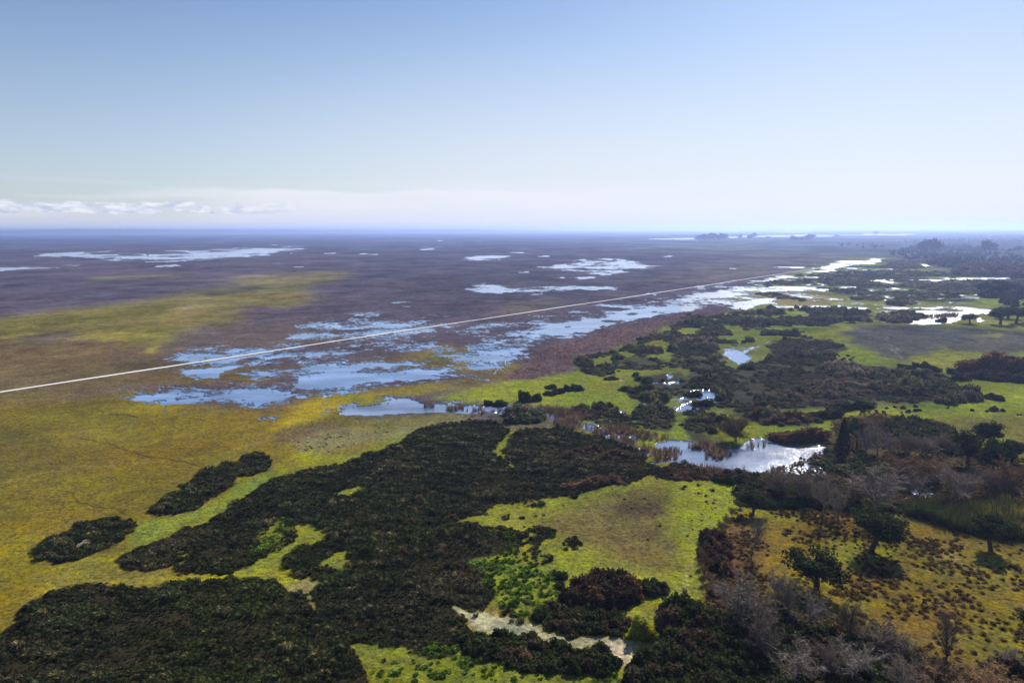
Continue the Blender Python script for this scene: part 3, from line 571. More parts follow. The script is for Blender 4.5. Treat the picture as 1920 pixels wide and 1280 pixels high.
paint([(1330, 660), (1440, 650), (1420, 690), (1340, 690)], (.15, .15, .06), (8, 4), .6)
paint([(1300, 760), (1420, 790), (1415, 830), (1330, 825)], (.16, .18, .03), (6, 4), .7)
cover('shrub', [(1335, 775), (1420, 770), (1440, 790), (1425, 828), (1350, 832)], .9, (3, 2), 'cut'); paint([(1345, 795), (1425, 790), (1425, 832), (1360, 832)], GRASS, (4, 2), .9)
# brown reeds standing in the channel
for P, v in (([(1130, 796), (1170, 800), (1230, 815), (1250, 822), (1235, 828), (1210, 828), (1180, 815), (1140, 806)], .85), ([(1100, 800), (1140, 808), (1190, 830), (1260, 850), (1285, 852), (1270, 862), (1240, 862), (1200, 850), (1160, 832), (1120, 815)], .62), ([(1220, 842), (1250, 840), (1285, 848), (1280, 858), (1240, 858)], .95),
             ([(1315, 850), (1345, 845), (1368, 852), (1350, 860), (1320, 858)], .9), ([(1292, 832), (1330, 832), (1370, 838), (1370, 845), (1340, 845), (1300, 840)], .6), ([(980, 764), (1020, 764), (1080, 770), (1110, 785), (1060, 785), (1010, 772)], .95), ([(1030, 788), (1060, 783), (1098, 795), (1080, 804), (1050, 800)], .95),
             ([(868, 768), (900, 766), (908, 778), (880, 782)], .8), ([(840, 764), (872, 762), (872, 770), (845, 771)], .6), ([(978, 766), (1005, 764), (1004, 772), (984, 772)], .8), (ell(807, 761, 8, 2.5), .9), ([(905, 770), (960, 770), (980, 772), (910, 776)], .35), ([(1400, 835), (1440, 828), (1450, 835), (1400, 840)], .25),
             ([(1280, 868), (1340, 880), (1400, 888), (1390, 896), (1340, 888), (1290, 878)], .7), ([(1715, 596), (1740, 592), (1800, 590), (1800, 593), (1740, 598)], .45), ([(1600, 866), (1660, 866), (1650, 872), (1590, 872)], .4)):
    veg('reed', P, v, (2, 1))
# dark tussocks of the pasture and odd ones on the lawn
veg('tuss', past, .62, (6, 5)); cover('tuss', [(1480, 1110), (1680, 1120), (1660, 1150), (1500, 1135)], .6, (10, 6), 'cut')
veg('tuss', [(1330, 1000), (1400, 975), (1440, 1010), (1420, 1060), (1440, 1120), (1380, 1140), (1330, 1110), (1325, 1050)], .85, (6, 6))
veg('tuss', lawn, .025, (6, 5)); veg('tuss', [(90, 1060), (330, 1030), (560, 1070), (560, 1092), (240, 1100), (40, 1160)], .22, (10, 6)); veg('tuss', belt, .9, (4, 3)); veg('tuss', [(1330, 1110), (1440, 1110), (1500, 1140), (1600, 1160), (1700, 1200), (1800, 1255), (1920, 1265), (2720, 1500), (2720, 1700), (1200, 1700), (1180, 1280), (1240, 1200), (1300, 1150)], .9, (8, 6))
cover('tuss', pale, 1.0, (2, 2), 'cut')

def sample(ch, px, py):
    a = cov[ch] if isinstance(ch, str) else ch
    u = np.clip(px - X0 - .5, 0, CW - 1.001); v = np.clip(py - Y0 - .5, 0, CH - 1.001)
    i = u.astype(np.int32); j = v.astype(np.int32); fu = (u - i).astype(np.float32); fv = (v - j).astype(np.float32)
    if a.ndim == 3: fu = fu[:, None]; fv = fv[:, None]
    return (a[j, i] * (1 - fu) + a[j, i + 1] * fu) * (1 - fv) + (a[j + 1, i] * (1 - fu) + a[j + 1, i + 1] * fu) * fv
# ------------------------------------------------------------------ ground sheet
R_MAX = 26000.0
def build_ground():
    dep0, dep1 = math.atan2(CAM_H, 58.0), math.atan2(CAM_H, R_MAX)
    # rings: even steps of depression angle (finer than a pixel), then a few inside the near edge
    ang = np.linspace(dep0, dep1, 980)
    rr = CAM_H / np.tan(ang)
    rr = np.concatenate([[.5, 8, 16, 24, 32, 40, 46, 50, 54], rr])
    th = np.concatenate([np.linspace(-180, -56, 26)[:-1], np.linspace(-56, 56, 1700), np.linspace(56, 180, 26)[1:-1]]) * pi / 180
    nr, nt = len(rr), len(th)
    D = np.repeat(rr, nt); T = np.tile(th, nr)
    x = (D * np.sin(T)).astype(np.float64); y = (D * np.cos(T)).astype(np.float64)
    cell = np.maximum(D * (112 * pi / 180 / 1700), D * D / CAM_H * (dep0 - dep1) / 980 * .35)
    wx = fbm(x, y, D, 64, 7, 1, .55, cell, .05) * np.minimum(D * .012, 9.0); wy = fbm(x, y, D, 64, 7, 2, .55, cell, .05) * np.minimum(D * .022, 30.0)
    px, py, ok = project(x + wx, y + wy, np.full(x.shape, .2))
    px = np.where(ok, px, np.where(x < 0, -700, 2600)); py = np.where(ok, py, 1690.0)
    sx = fbm(x, y, D, 80, 8, 21, .75, cell, .06); sy = fbm(x, y, D, 80, 8, 23, .75, cell, .06)
    far = np.clip((D - 150) / 250, 0, 1)
    cx_, cy_, ok2 = project(x + wx + sx * D * .030 * far, y + wy + sy * D * .085 * far, np.full(x.shape, .2))
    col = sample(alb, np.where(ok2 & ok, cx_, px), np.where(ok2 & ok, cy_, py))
    wv = sample('water', px, py)
    openm = np.clip((D - 260) / 200, 0, 1) * np.clip((9000 - D) / 3000, 0, 1) * (px < 1420 - (py - 500) * 2.5)
    wv = np.maximum(wv, -.06 * openm)
    n = fbm(x, y, D, 320, 10, 5, .84, cell * .45, .05)          # about -.8 .. .8
    n2 = fbm(x, y, D, 40, 6, 9, .7, cell, .15)
    n = n / n.std() * .30
    t = wv - (.5 + n)
    wetness = np.clip((t - .17) * 9 + .5, 0, 1); wetness = np.where(wv < .02, 0, np.where(wv > .985, 1, wetness))
    film = np.clip(.5 + t * 1.35, 0, 1) * (wv > .02) * np.clip(wv * 8, 0, 1); film = np.where(wv > .985, 1, film)
    z = .22 - .47 * wetness + .05 * n2 * (1 - wetness)
    # broad patchiness of the sward, plant colour not light
    n3 = fbm(x, y, D, 600, 8, 12, .65, cell, .12); n4 = fbm(x, y, D, 90, 7, 15, .7, cell, .12)
    m = np.clip(.5 + n3 * .9, 0, 1)[:, None]
    n5 = fbm(x, y, D, 160, 9, 19, .85, cell * .6, .05)
    col = col * (1 + .32 * n4[:, None]) * (.86 + .28 * m) * np.clip(1 + (.35 + 1.0 * far[:, None]) * n5[:, None], .30, 2.2)
    col[:, 0] *= 1 + .16 * n3; col[:, 2] *= 1 - .15 * n3
    mud = np.clip(1 - np.abs(t) * 7, 0, 1) * (wv > .02) * (wv < .985)
    col = col * (1 - .35 * mud[:, None]) + np.array([.12, .10, .08]) * .35 * mud[:, None]
    film_ = film
    V = np.stack([x, y, z], 1)
    i = np.arange(nr - 1)[:, None] * nt; j = np.arange(nt)[None, :]; j2 = (j + 1) % nt
    F = np.stack([i + j, i + j2, i + nt + j2, i + nt + j], -1).reshape(-1, 4)[:, ::-1]
    F = F.copy()
    # inner disc is closed by the first ring of half a metre radius
    m_, nt_, N, L = material('marsh_ground')
    at = N.new('ShaderNodeAttribute'); at.attribute_name = 'Col'
    geo = N.new('ShaderNodeNewGeometry')
    def noise(scale, detail, rough=.6):
        q = N.new('ShaderNodeTexNoise'); q.inputs['Scale'].default_value = scale; q.inputs['Detail'].default_value = detail; q.inputs['Roughness'].default_value = rough
        L.new(geo.outputs['Position'], q.inputs['Vector']); return q.outputs[0]
    def mr(v, a, b, c, d):
        q = N.new('ShaderNodeMapRange'); L.new(v, q.inputs[0])
        for k, w in zip((1, 2, 3, 4), (a, b, c, d)): q.inputs[k].default_value = w
        return q.outputs[0]
    def mulc(c, f):
        q = N.new('ShaderNodeMix'); q.data_type = 'RGBA'; q.blend_type = 'MULTIPLY'; q.inputs[0].default_value = 1
        L.new(c, q.inputs[6]); L.new(f, q.inputs[7]); return q.outputs[2]
    a = noise(1.5, 6, .8); b = noise(.32, 5, .65); c = noise(.05, 4)
    colr = mulc(at.outputs['Color'], mr(a, .32, .68, .28, 1.68))
    colr = mulc(colr, mr(b, .3, .7, .72, 1.26))
    hue = N.new('ShaderNodeHueSaturation'); L.new(mr(c, .3, .7, .485, .515), hue.inputs['Hue']); L.new(mr(b, .25, .75, .82, 1.15), hue.inputs['Saturation']); L.new(colr, hue.inputs['Color'])
    bsdf = N.new('ShaderNodeBsdfDiffuse'); L.new(hue.outputs[0], bsdf.inputs['Color']); bsdf.inputs['Roughness'].default_value = .6
    bmp = N.new('ShaderNodeBump'); bmp.inputs['Strength'].default_value = .9; bmp.inputs['Distance'].default_value = .35
    L.new(noise(1.5, 6, .7), bmp.inputs['Height']); L.new(bmp.outputs[0], bsdf.inputs['Normal'])
    # a film of water stands between the stems round every sheet of flood
    wa = N.new('ShaderNodeAttribute'); wa.attribute_name = 'Wet'
    fn = N.new('ShaderNodeMath'); fn.operation = 'SUBTRACT'; L.new(wa.outputs['Fac'], fn.inputs[0]); L.new(mr(noise(.55, 7, .78), .30, .70, .02, .98), fn.inputs[1])
    film = mr(fn.outputs[0], -.03, .05, 0, 1)
    wb = N.new('ShaderNodeBsdfPrincipled'); wb.inputs['Base Color'].default_value = (.060, .105, .19, 1); wb.inputs['Roughness'].default_value = .2; wb.inputs['IOR'].default_value = 1.333
    ms = N.new('ShaderNodeMixShader'); L.new(film, ms.inputs[0]); L.new(bsdf.outputs[0], ms.inputs[1]); L.new(wb.outputs[0], ms.inputs[2])
    o = N.new('ShaderNodeOutputMaterial'); L.new(ms.outputs[0], o.inputs[0])
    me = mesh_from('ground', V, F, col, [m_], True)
    a_ = me.attributes.new('Wet', 'FLOAT', 'POINT'); a_.data.foreach_set('value', film_.astype(np.float32))
    link('ground', me, kind='structure', label='flat grassy marsh plain reaching to the horizon', category='ground')
build_ground()

def water_material(name, waves, ripple, base, rough=.04):
    m, nt, N, L = material(name)
    geo = N.new('ShaderNodeNewGeometry')
    b = N.new('ShaderNodeBsdfPrincipled')
    b.inputs['Base Color'].default_value = base; b.inputs['Roughness'].default_value = rough; b.inputs['IOR'].default_value = 1.333
    def noise(scale, detail, sx=1, sy=1):
        mp = N.new('ShaderNodeMapping'); mp.inputs['Scale'].default_value = (sx, sy, 1); L.new(geo.outputs['Position'], mp.inputs['Vector'])
        q = N.new('ShaderNodeTexNoise'); q.inputs['Scale'].default_value = scale; q.inputs['Detail'].default_value = detail; q.inputs['Roughness'].default_value = .6
        L.new(mp.outputs[0], q.inputs['Vector']); return q.outputs[0]
    calm = noise(.03, 3)
    mr = N.new('ShaderNodeMapRange'); mr.inputs[1].default_value = .42; mr.inputs[2].default_value = .6; mr.inputs[3].default_value = .25; mr.inputs[4].default_value = 1.0
    L.new(calm, mr.inputs[0])
    ripple_sheen = N.new('ShaderNodeMix'); ripple_sheen.data_type = 'RGBA'; ripple_sheen.inputs[6].default_value = base; ripple_sheen.inputs[7].default_value = tuple(min(1, c * 1.9 + .035) for c in base[:3]) + (1,)  # paler calm and ripple streaks painted into the base colour
    sr = N.new('ShaderNodeMapRange'); sr.inputs[1].default_value = .40; sr.inputs[2].default_value = .66; L.new(noise(.045, 6, .6, 1.5), sr.inputs[0]); L.new(sr.outputs[0], ripple_sheen.inputs[0]); L.new(ripple_sheen.outputs[2], b.inputs['Base Color'])
    bm = N.new('ShaderNodeBump'); bm.inputs['Distance'].default_value = waves
    L.new(mr.outputs[0], bm.inputs['Strength']); L.new(noise(ripple, 3, 1, 1.6), bm.inputs['Height'])
    L.new(bm.outputs[0], b.inputs['Normal'])
    o = N.new('ShaderNodeOutputMaterial'); L.new(b.outputs[0], o.inputs[0])
    return m
def build_water():
    # marsh flood: one big disc of water under the plain, seen wherever the ground dips below it
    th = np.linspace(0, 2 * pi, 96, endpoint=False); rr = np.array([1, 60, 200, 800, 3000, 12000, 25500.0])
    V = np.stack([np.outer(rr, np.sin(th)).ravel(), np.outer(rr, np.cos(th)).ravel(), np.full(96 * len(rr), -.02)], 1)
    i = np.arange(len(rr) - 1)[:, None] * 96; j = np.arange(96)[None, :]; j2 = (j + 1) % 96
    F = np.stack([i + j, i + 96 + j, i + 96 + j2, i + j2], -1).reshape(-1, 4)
    link('water', mesh_from('water', V, F, None, [water_material('flood_water', .020, 1.0, (.065, .112, .215, 1), .10)]), kind='structure', label='shallow blue flood water lying in sheets across the marsh', category='water')  # blue base colour carries part of the sky reflection's brightness
    th = np.radians(np.linspace(14, 62, 40)); rr = np.array([330, 420, 600, 900, 1500.0])
    V = np.stack([np.outer(rr, np.sin(th)).ravel(), np.outer(rr, np.cos(th)).ravel(), np.full(40 * len(rr), -.014)], 1)
    i = np.arange(len(rr) - 1)[:, None] * 40; j = np.arange(39)[None, :]
    F = np.stack([i + j, i + 40 + j, i + 40 + j + 1, i + j + 1], -1).reshape(-1, 4)[:, ::-1]
    link('lagoon_water', mesh_from('lagoon_water', V, F.copy(), None, [water_material('lagoon_water', .05, .8, (.05, .08, .13, 1), .36)]), kind='structure', label='wind ruffled lagoons shining under the sun', category='water')
    P = ground(*np.array([(606, 800), (640, 762), (700, 742), (760, 737), (840, 748), (1040, 758), (1130, 778), (1220, 810), (1300, 815), (1440, 800), (1600, 815), (1900, 870), (1900, 960), (1640, 940), (1400, 930), (1200, 890), (1080, 830), (900, 790)], float).T, 0.0)
    V = np.concatenate([P, np.zeros((len(P), 1))], 1)[::-1]
    me = bpy.data.meshes.new('pond_water'); me.from_pydata(V.tolist(), [], [list(range(len(V)))]); me.materials.append(water_material('pond_water', .075, 2.2, (.065, .095, .165, 1), .15))
    link('pond_water', me, kind='structure', label='rippled pond glittering in the sun and the channel feeding it', category='water')
build_water()

def build_track():
    A = ground(-700, 842.0)[0]; a = ground(0, 735.5)[0]; b = ground(1652, 485.0)[0]
    d = (b - a) / np.linalg.norm(b - a); n = np.array([-d[1], d[0]])
    L_ = np.linalg.norm(b - a); s = np.concatenate([np.linspace(-150, L_ * .3, 90), np.linspace(L_ * .3, L_ + 40, 120)[1:]])
    w = 1.0 + .12 * np.sin(s * .05) + .1 * np.sin(s * .013 + 2)
    c = a + s[:, None] * d + n * (.7 * np.sin(s * .011) + .35 * np.sin(s * .043 + 1))[:, None]
    V = []
    for k, z in ((-.75, .10), (-.5, .36), (.5, .36), (.75, .10)): V.append(np.concatenate([c + n * (k * w)[:, None], np.full((len(s), 1), z)], 1))
    V = np.concatenate(V); k = len(s); F = []
    for r in range(3):
        q = np.arange(k - 1); F.append(np.stack([r * k + q, r * k + q + 1, (r + 1) * k + q + 1, (r + 1) * k + q], 1))
    m, nt, N, L = material('pale_track'); geo = N.new('ShaderNodeNewGeometry'); q = N.new('ShaderNodeTexNoise'); q.inputs['Scale'].default_value = .12; q.inputs['Detail'].default_value = 7
    L.new(geo.outputs['Position'], q.inputs['Vector']); cr = N.new('ShaderNodeValToRGB'); cr.color_ramp.elements[0].color = (.40, .40, .41, 1); cr.color_ramp.elements[1].color = (.70, .69, .68, 1)
    L.new(q.outputs[0], cr.inputs[0]); df = N.new('ShaderNodeBsdfDiffuse'); L.new(cr.outputs[0], df.inputs[0]); o = N.new('ShaderNodeOutputMaterial'); L.new(df.outputs[0], o.inputs[0])
    link('track', mesh_from('track', V, np.concatenate(F), None, [m]), kind='structure', label='straight pale track crossing the flooded marsh', category='path')
build_track()

def build_hills():
    az = np.radians(np.linspace(-60, 30, 300)); D0, D1 = 10500.0, 11500.0
    t = np.degrees(az)
    h = 30 * np.exp(-((t + 31) / 6.) ** 2) + 14 * np.exp(-((t + 46) / 8.) ** 2) + 12 * np.exp(-((t + 20) / 7.) ** 2) + 3 * np.exp(-((t + 3) / 9.) ** 2) + 42
    h = h + 2.2 * np.sin(t * 1.3) + 1.2 * np.sin(t * 3.1 + 1)
    h = h * np.clip((8 - t) / 12, 0, 1) ** .5
    h = np.maximum(h, 0) + 4
    rows = []
    for Dd, f in ((D0, 0.0), (D0 + 250, .7), (.5 * (D0 + D1), 1.0), (D1 - 250, .7), (D1, 0.0)):
        rows.append(np.stack([Dd * np.sin(az), Dd * np.cos(az), np.maximum(h * f, .0) - (1 if f == 0 else 0)], 1))
    V = np.concatenate(rows); k = len(az); q = np.arange(k - 1)
    F = np.concatenate([np.stack([r * k + q, (r + 1) * k + q, (r + 1) * k + q + 1, r * k + q + 1], 1)[:, ::-1] for r in range(4)])
    m, nt, N, L = material('far_hills'); df = N.new('ShaderNodeBsdfDiffuse'); df.inputs[0].default_value = (.09, .10, .08, 1); o = N.new('ShaderNodeOutputMaterial'); L.new(df.outputs[0], o.inputs[0])
    link('hills', mesh_from('hills', V, F, None, [m], True), kind='structure', label='low hazy hills along the horizon', category='hills')
build_hills()

def build_haze():
    m, nt, N, L = material('haze_air')
    v = N.new('ShaderNodeVolumePrincipled')
    v.inputs['Color'].default_value = HAZE_COL; v.inputs['Density'].default_value = HAZE_DEN; v.inputs['Anisotropy'].default_value = HAZE_G
    v.inputs['Density Attribute'].default_value = ''
    o = N.new('ShaderNodeOutputMaterial'); L.new(v.outputs[0], o.inputs['Volume'])
    m.cycles.homogeneous_volume = True
    h = 27000.0; z0, z1 = -1.6, 86.0
    V = [(-h, -3000, z0), (h, -3000, z0), (h, h, z0), (-h, h, z0), (-h, -3000, z1), (h, -3000, z1), (h, h, z1), (-h, h, z1)]
    # the ground sheet is a full circle: the box closes round all of it
    V = [(x, (-h if y < 0 else y), z) for x, y, z in V]
    F = [(3, 2, 1, 0), (4, 5, 6, 7), (0, 1, 5, 4), (1, 2, 6, 5), (2, 3, 7, 6), (3, 0, 4, 7)]
    me = bpy.data.meshes.new('haze'); me.from_pydata(V, [], F); me.materials.append(m)
    link('haze', me, kind='stuff', label='thin blue haze over the whole marsh', category='haze')
HAZE_DEN = 1.6e-4; HAZE_COL = (.38, .505, .96, 1); HAZE_G = .5
build_haze()
# ------------------------------------------------------------------ vegetation building blocks
def unit(v): return v / (np.linalg.norm(v, axis=-1, keepdims=True) + 1e-9)
def tuft(nb, L, r0, spread, w, lean=(0, 0), seed=0, upright=.35):
    """A tussock of arching blades: 5 vertices, 3 triangles a blade."""
    g = np.random.default_rng(seed)
    az = g.random(nb) * 2 * pi; rad = r0 * np.sqrt(g.random(nb))
    base = np.stack([rad * np.cos(az), rad * np.sin(az), np.zeros(nb)], 1)
    az2 = az + g.normal(0, .5, nb)
    ln = L * (.55 + .6 * g.random(nb)); out = spread * (.25 + .9 * g.random(nb))
    d = np.stack([np.cos(az2), np.sin(az2)], 1)
    hor = d * (out * ln)[:, None] + np.array(lean) * ln[:, None]
    mid = base + np.concatenate([hor * .38, (ln * (.62 + .1 * g.random(nb)))[:, None]], 1)
    tip = base + np.concatenate([hor, (ln * (upright + .55 * g.random(nb)))[:, None]], 1)
    side = unit(np.stack([-hor[:, 1], hor[:, 0], g.normal(0, .3, nb) * .3], 1)) * (w * (.6 + .8 * g.random(nb)))[:, None]
    V = np.stack([base - side, base + side, mid - side * .8, mid + side * .8, tip], 1).reshape(-1, 3)
    k = np.arange(nb)[:, None] * 5
    F = (k[:, None, :] + np.array([[0, 1, 3], [0, 3, 2], [2, 3, 4]])[None]).reshape(-1, 3)
    shade = np.repeat(.75 + .5 * g.random(nb), 5)
    return V.astype(np.float32), F, np.repeat(shade[:, None], 3, 1).astype(np.float32)
def hummock(nb, w, seed):
    """A rush hummock: long blades falling from the crown of the clump, combed by the wind."""
    g = np.random.default_rng(seed)
    az = g.random(nb) * 2 * pi; q = np.sqrt(g.random(nb)); d = np.stack([np.cos(az), np.sin(az)], 1)
    r1 = (.05 + .40 * q); r2 = r1 + .22 + .16 * g.random(nb); r3 = r2 + .24 + .30 * g.random(nb)
    z1 = .72 - .55 * q ** 2 + .1 * g.random(nb); z2 = z1 + .20 + .14 * g.random(nb); z3 = z2 - .30 - .35 * g.random(nb)
    wind = np.array([-.48, -.16])
    p1 = np.concatenate([d * r1[:, None], z1[:, None]], 1); p2 = np.concatenate([d * r2[:, None] + wind * .35, z2[:, None]], 1); p3 = np.concatenate([d * r3[:, None] + wind, np.maximum(z3, -.05)[:, None]], 1)
    side = unit(np.stack([-d[:, 1], d[:, 0], g.normal(0, .35, nb)], 1)) * (w * (.6 + .8 * g.random(nb)))[:, None]
    V = np.stack([p1 - side, p1 + side, p2 - side * .9, p2 + side * .9, p3], 1).reshape(-1, 3)
    k = np.arange(nb)[:, None] * 5
    F = (k[:, None, :] + np.array([[0, 1, 3], [0, 3, 2], [2, 3, 4]])[None]).reshape(-1, 3)
    c = np.repeat((.48 + .55 * g.random(nb)) * np.where(g.random(nb) < .22, 3.0, 1.0), 5)  # some blades much brighter, highlights put into their colour
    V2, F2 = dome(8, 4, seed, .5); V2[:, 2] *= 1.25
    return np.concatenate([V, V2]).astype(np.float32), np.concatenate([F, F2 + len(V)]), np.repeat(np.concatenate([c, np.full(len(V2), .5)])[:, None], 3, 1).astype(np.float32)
def leaves(P, Nrm, size, g, jit=.9):
    n = len(P)
    nn = unit(Nrm + g.normal(0, jit, (n, 3)))
    a = unit(np.cross(nn, g.normal(0, 1, (n, 3)))); b = np.cross(nn, a)
    s = (size * (.6 + .8 * g.random(n)))[:, None]
    V = np.stack([P - a * s, P + b * s * .55, P + a * s, P - b * s * .55], 1).reshape(-1, 3)
    k = np.arange(n)[:, None] * 4
    F = (k[:, None, :] + np.array([[0, 1, 2], [0, 2, 3]])[None]).reshape(-1, 3)
    return V, F
def sphere_pts(n, g, zmin=-.15):
    z = zmin + (1 - zmin) * g.random(n); t = g.random(n) * 2 * pi; r = np.sqrt(np.maximum(0, 1 - z * z))
    return np.stack([r * np.cos(t), r * np.sin(t), z], 1)
def lump(d, g_seed, k=2.2, a=.28):
    s = g_seed * 3.7
    return 1 + a * (np.sin(k * d[:, 0] * 1.7 + s) * np.sin(k * d[:, 1] * 1.9 + s * 1.3) + .6 * np.sin(k * 2.1 * d[:, 2] + s + d[:, 0] * 3))
def dome(nu, nv, seed, scale=.82):
    u = np.linspace(0, 2 * pi, nu, endpoint=False); v = np.linspace(0, pi / 2 * .98, nv)
    d = np.stack([np.outer(np.cos(v), np.cos(u)).ravel(), np.outer(np.cos(v), np.sin(u)).ravel(), np.outer(np.sin(v), np.ones(nu)).ravel()], 1)
    V = d * (lump(d, seed) * scale)[:, None]; V[:nu, 2] = -.25
    i = np.arange(nv - 1)[:, None] * nu; j = np.arange(nu)[None]; j2 = (j + 1) % nu
    q = np.stack([i + j, i + j2, i + nu + j2, i + nu + j], -1).reshape(-1, 4)
    return V, np.concatenate([q[:, :3], q[:, [0, 2, 3]]])
def bush(n, leaf, seed, core=(9, 5)):
    """Unit bush (radius 1, height 1): a lumpy dome of leaf sprays over a dense inside."""
    g = np.random.default_rng(seed)
    d = sphere_pts(n, g, 0.0)
    P = d * (lump(d, seed) * (.80 + .26 * g.random(n)))[:, None]; P[:, 2] = np.maximum(P[:, 2], .02)
    V1, F1 = leaves(P, d, leaf, g, .8)
    V2, F2 = dome(*core, seed)
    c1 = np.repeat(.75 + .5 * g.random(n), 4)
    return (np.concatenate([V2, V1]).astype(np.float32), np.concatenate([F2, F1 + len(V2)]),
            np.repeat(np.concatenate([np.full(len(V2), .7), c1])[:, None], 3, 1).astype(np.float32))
def rot_z(a): return np.stack([np.cos(a), np.sin(a)], -1)
def scatter_mesh(name, temps, pos, scl, tint, mat, zbase=.2, ang=None, g=RNG):
    """One mesh with a copy of one of the templates at every point."""
    Vs, Fs, Cs, off = [], [], [], 0
    which = g.integers(0, len(temps), len(pos)); A = g.random(len(pos)) * 2 * pi if ang is None else ang
    for t, (V, F, C) in enumerate(temps):
        k = np.nonzero(which == t)[0]
        if len(k) == 0: continue
        cs = rot_z(A[k]); s = scl[k]
        vx = (V[None, :, 0] * cs[:, None, 0] - V[None, :, 1] * cs[:, None, 1]) * s[:, None, 0] + pos[k, None, 0]
        vy = (V[None, :, 0] * cs[:, None, 1] + V[None, :, 1] * cs[:, None, 0]) * s[:, None, 0] + pos[k, None, 1]
        vz = V[None, :, 2] * s[:, None, 1] + zbase
        Vs.append(np.stack([vx, vy, vz], -1).reshape(-1, 3).astype(np.float32))
        Fs.append((F[None] + (np.arange(len(k)) * len(V))[:, None, None] + off).reshape(-1, 3))
        Cs.append((C[None] * tint[k][:, None, :]).reshape(-1, 3).astype(np.float32))
        off += len(k) * len(V)
    return mesh_from(name, np.concatenate(Vs), np.concatenate(Fs), np.concatenate(Cs), [mat])
def scatter(xr, yr, step, dmin, dmax, g=RNG):
    xs = np.arange(xr[0], xr[1], step); ys = np.arange(yr[0], yr[1], step)
    X, Y = np.meshgrid(xs, ys); X = X.ravel() + (g.random(X.size) - .5) * step * 1.1; Y = Y.ravel() + (g.random(Y.size) - .5) * step * 1.1
    D = np.hypot(X, Y); k = (D >= dmin) & (D < dmax)
    X, Y, D = X[k], Y[k], D[k]
    px, py, ok = project(X, Y, np.full(X.shape, .2))
    k = ok & (px > -420) & (px < 2340) & (py < 1560)
    X, Y, D, px, py = X[k], Y[k], D[k], px[k], py[k]
    cell = np.maximum(D * .00115, D * D / 50 * .0004)
    wx = fbm(X, Y, D, 64, 7, 1, .55, cell, .05) * np.minimum(D * .012, 9.0); wy = fbm(X, Y, D, 64, 7, 2, .55, cell, .05) * np.minimum(D * .022, 30.0)
    qx, qy, _ = project(X + wx, Y + wy, np.full(X.shape, .2))
    return np.stack([X, Y], 1), D, px, py, qx, qy
def tinted(n, cols, w, g=RNG, var=.22):
    c = np.array(cols, np.float32)[g.choice(len(cols), n, p=np.array(w) / sum(w))]
    return c * (1 + var * (g.random((n, 1)) * 2 - 1))

M_RUSH = foliage_material('rush_blades', .30, .0)
M_SCRUB = foliage_material('scrub_leaves', .22, .12)
M_REED = foliage_material('reed_stems', .30, .0)
M_OAK = foliage_material('oak_leaves', .18, .10)
M_TWIG = foliage_material('bare_twigs', .0, .15)
M_BARK = foliage_material('bark', .0, .1)
M_CANE = foliage_material('cane_leaves', .40, .0)

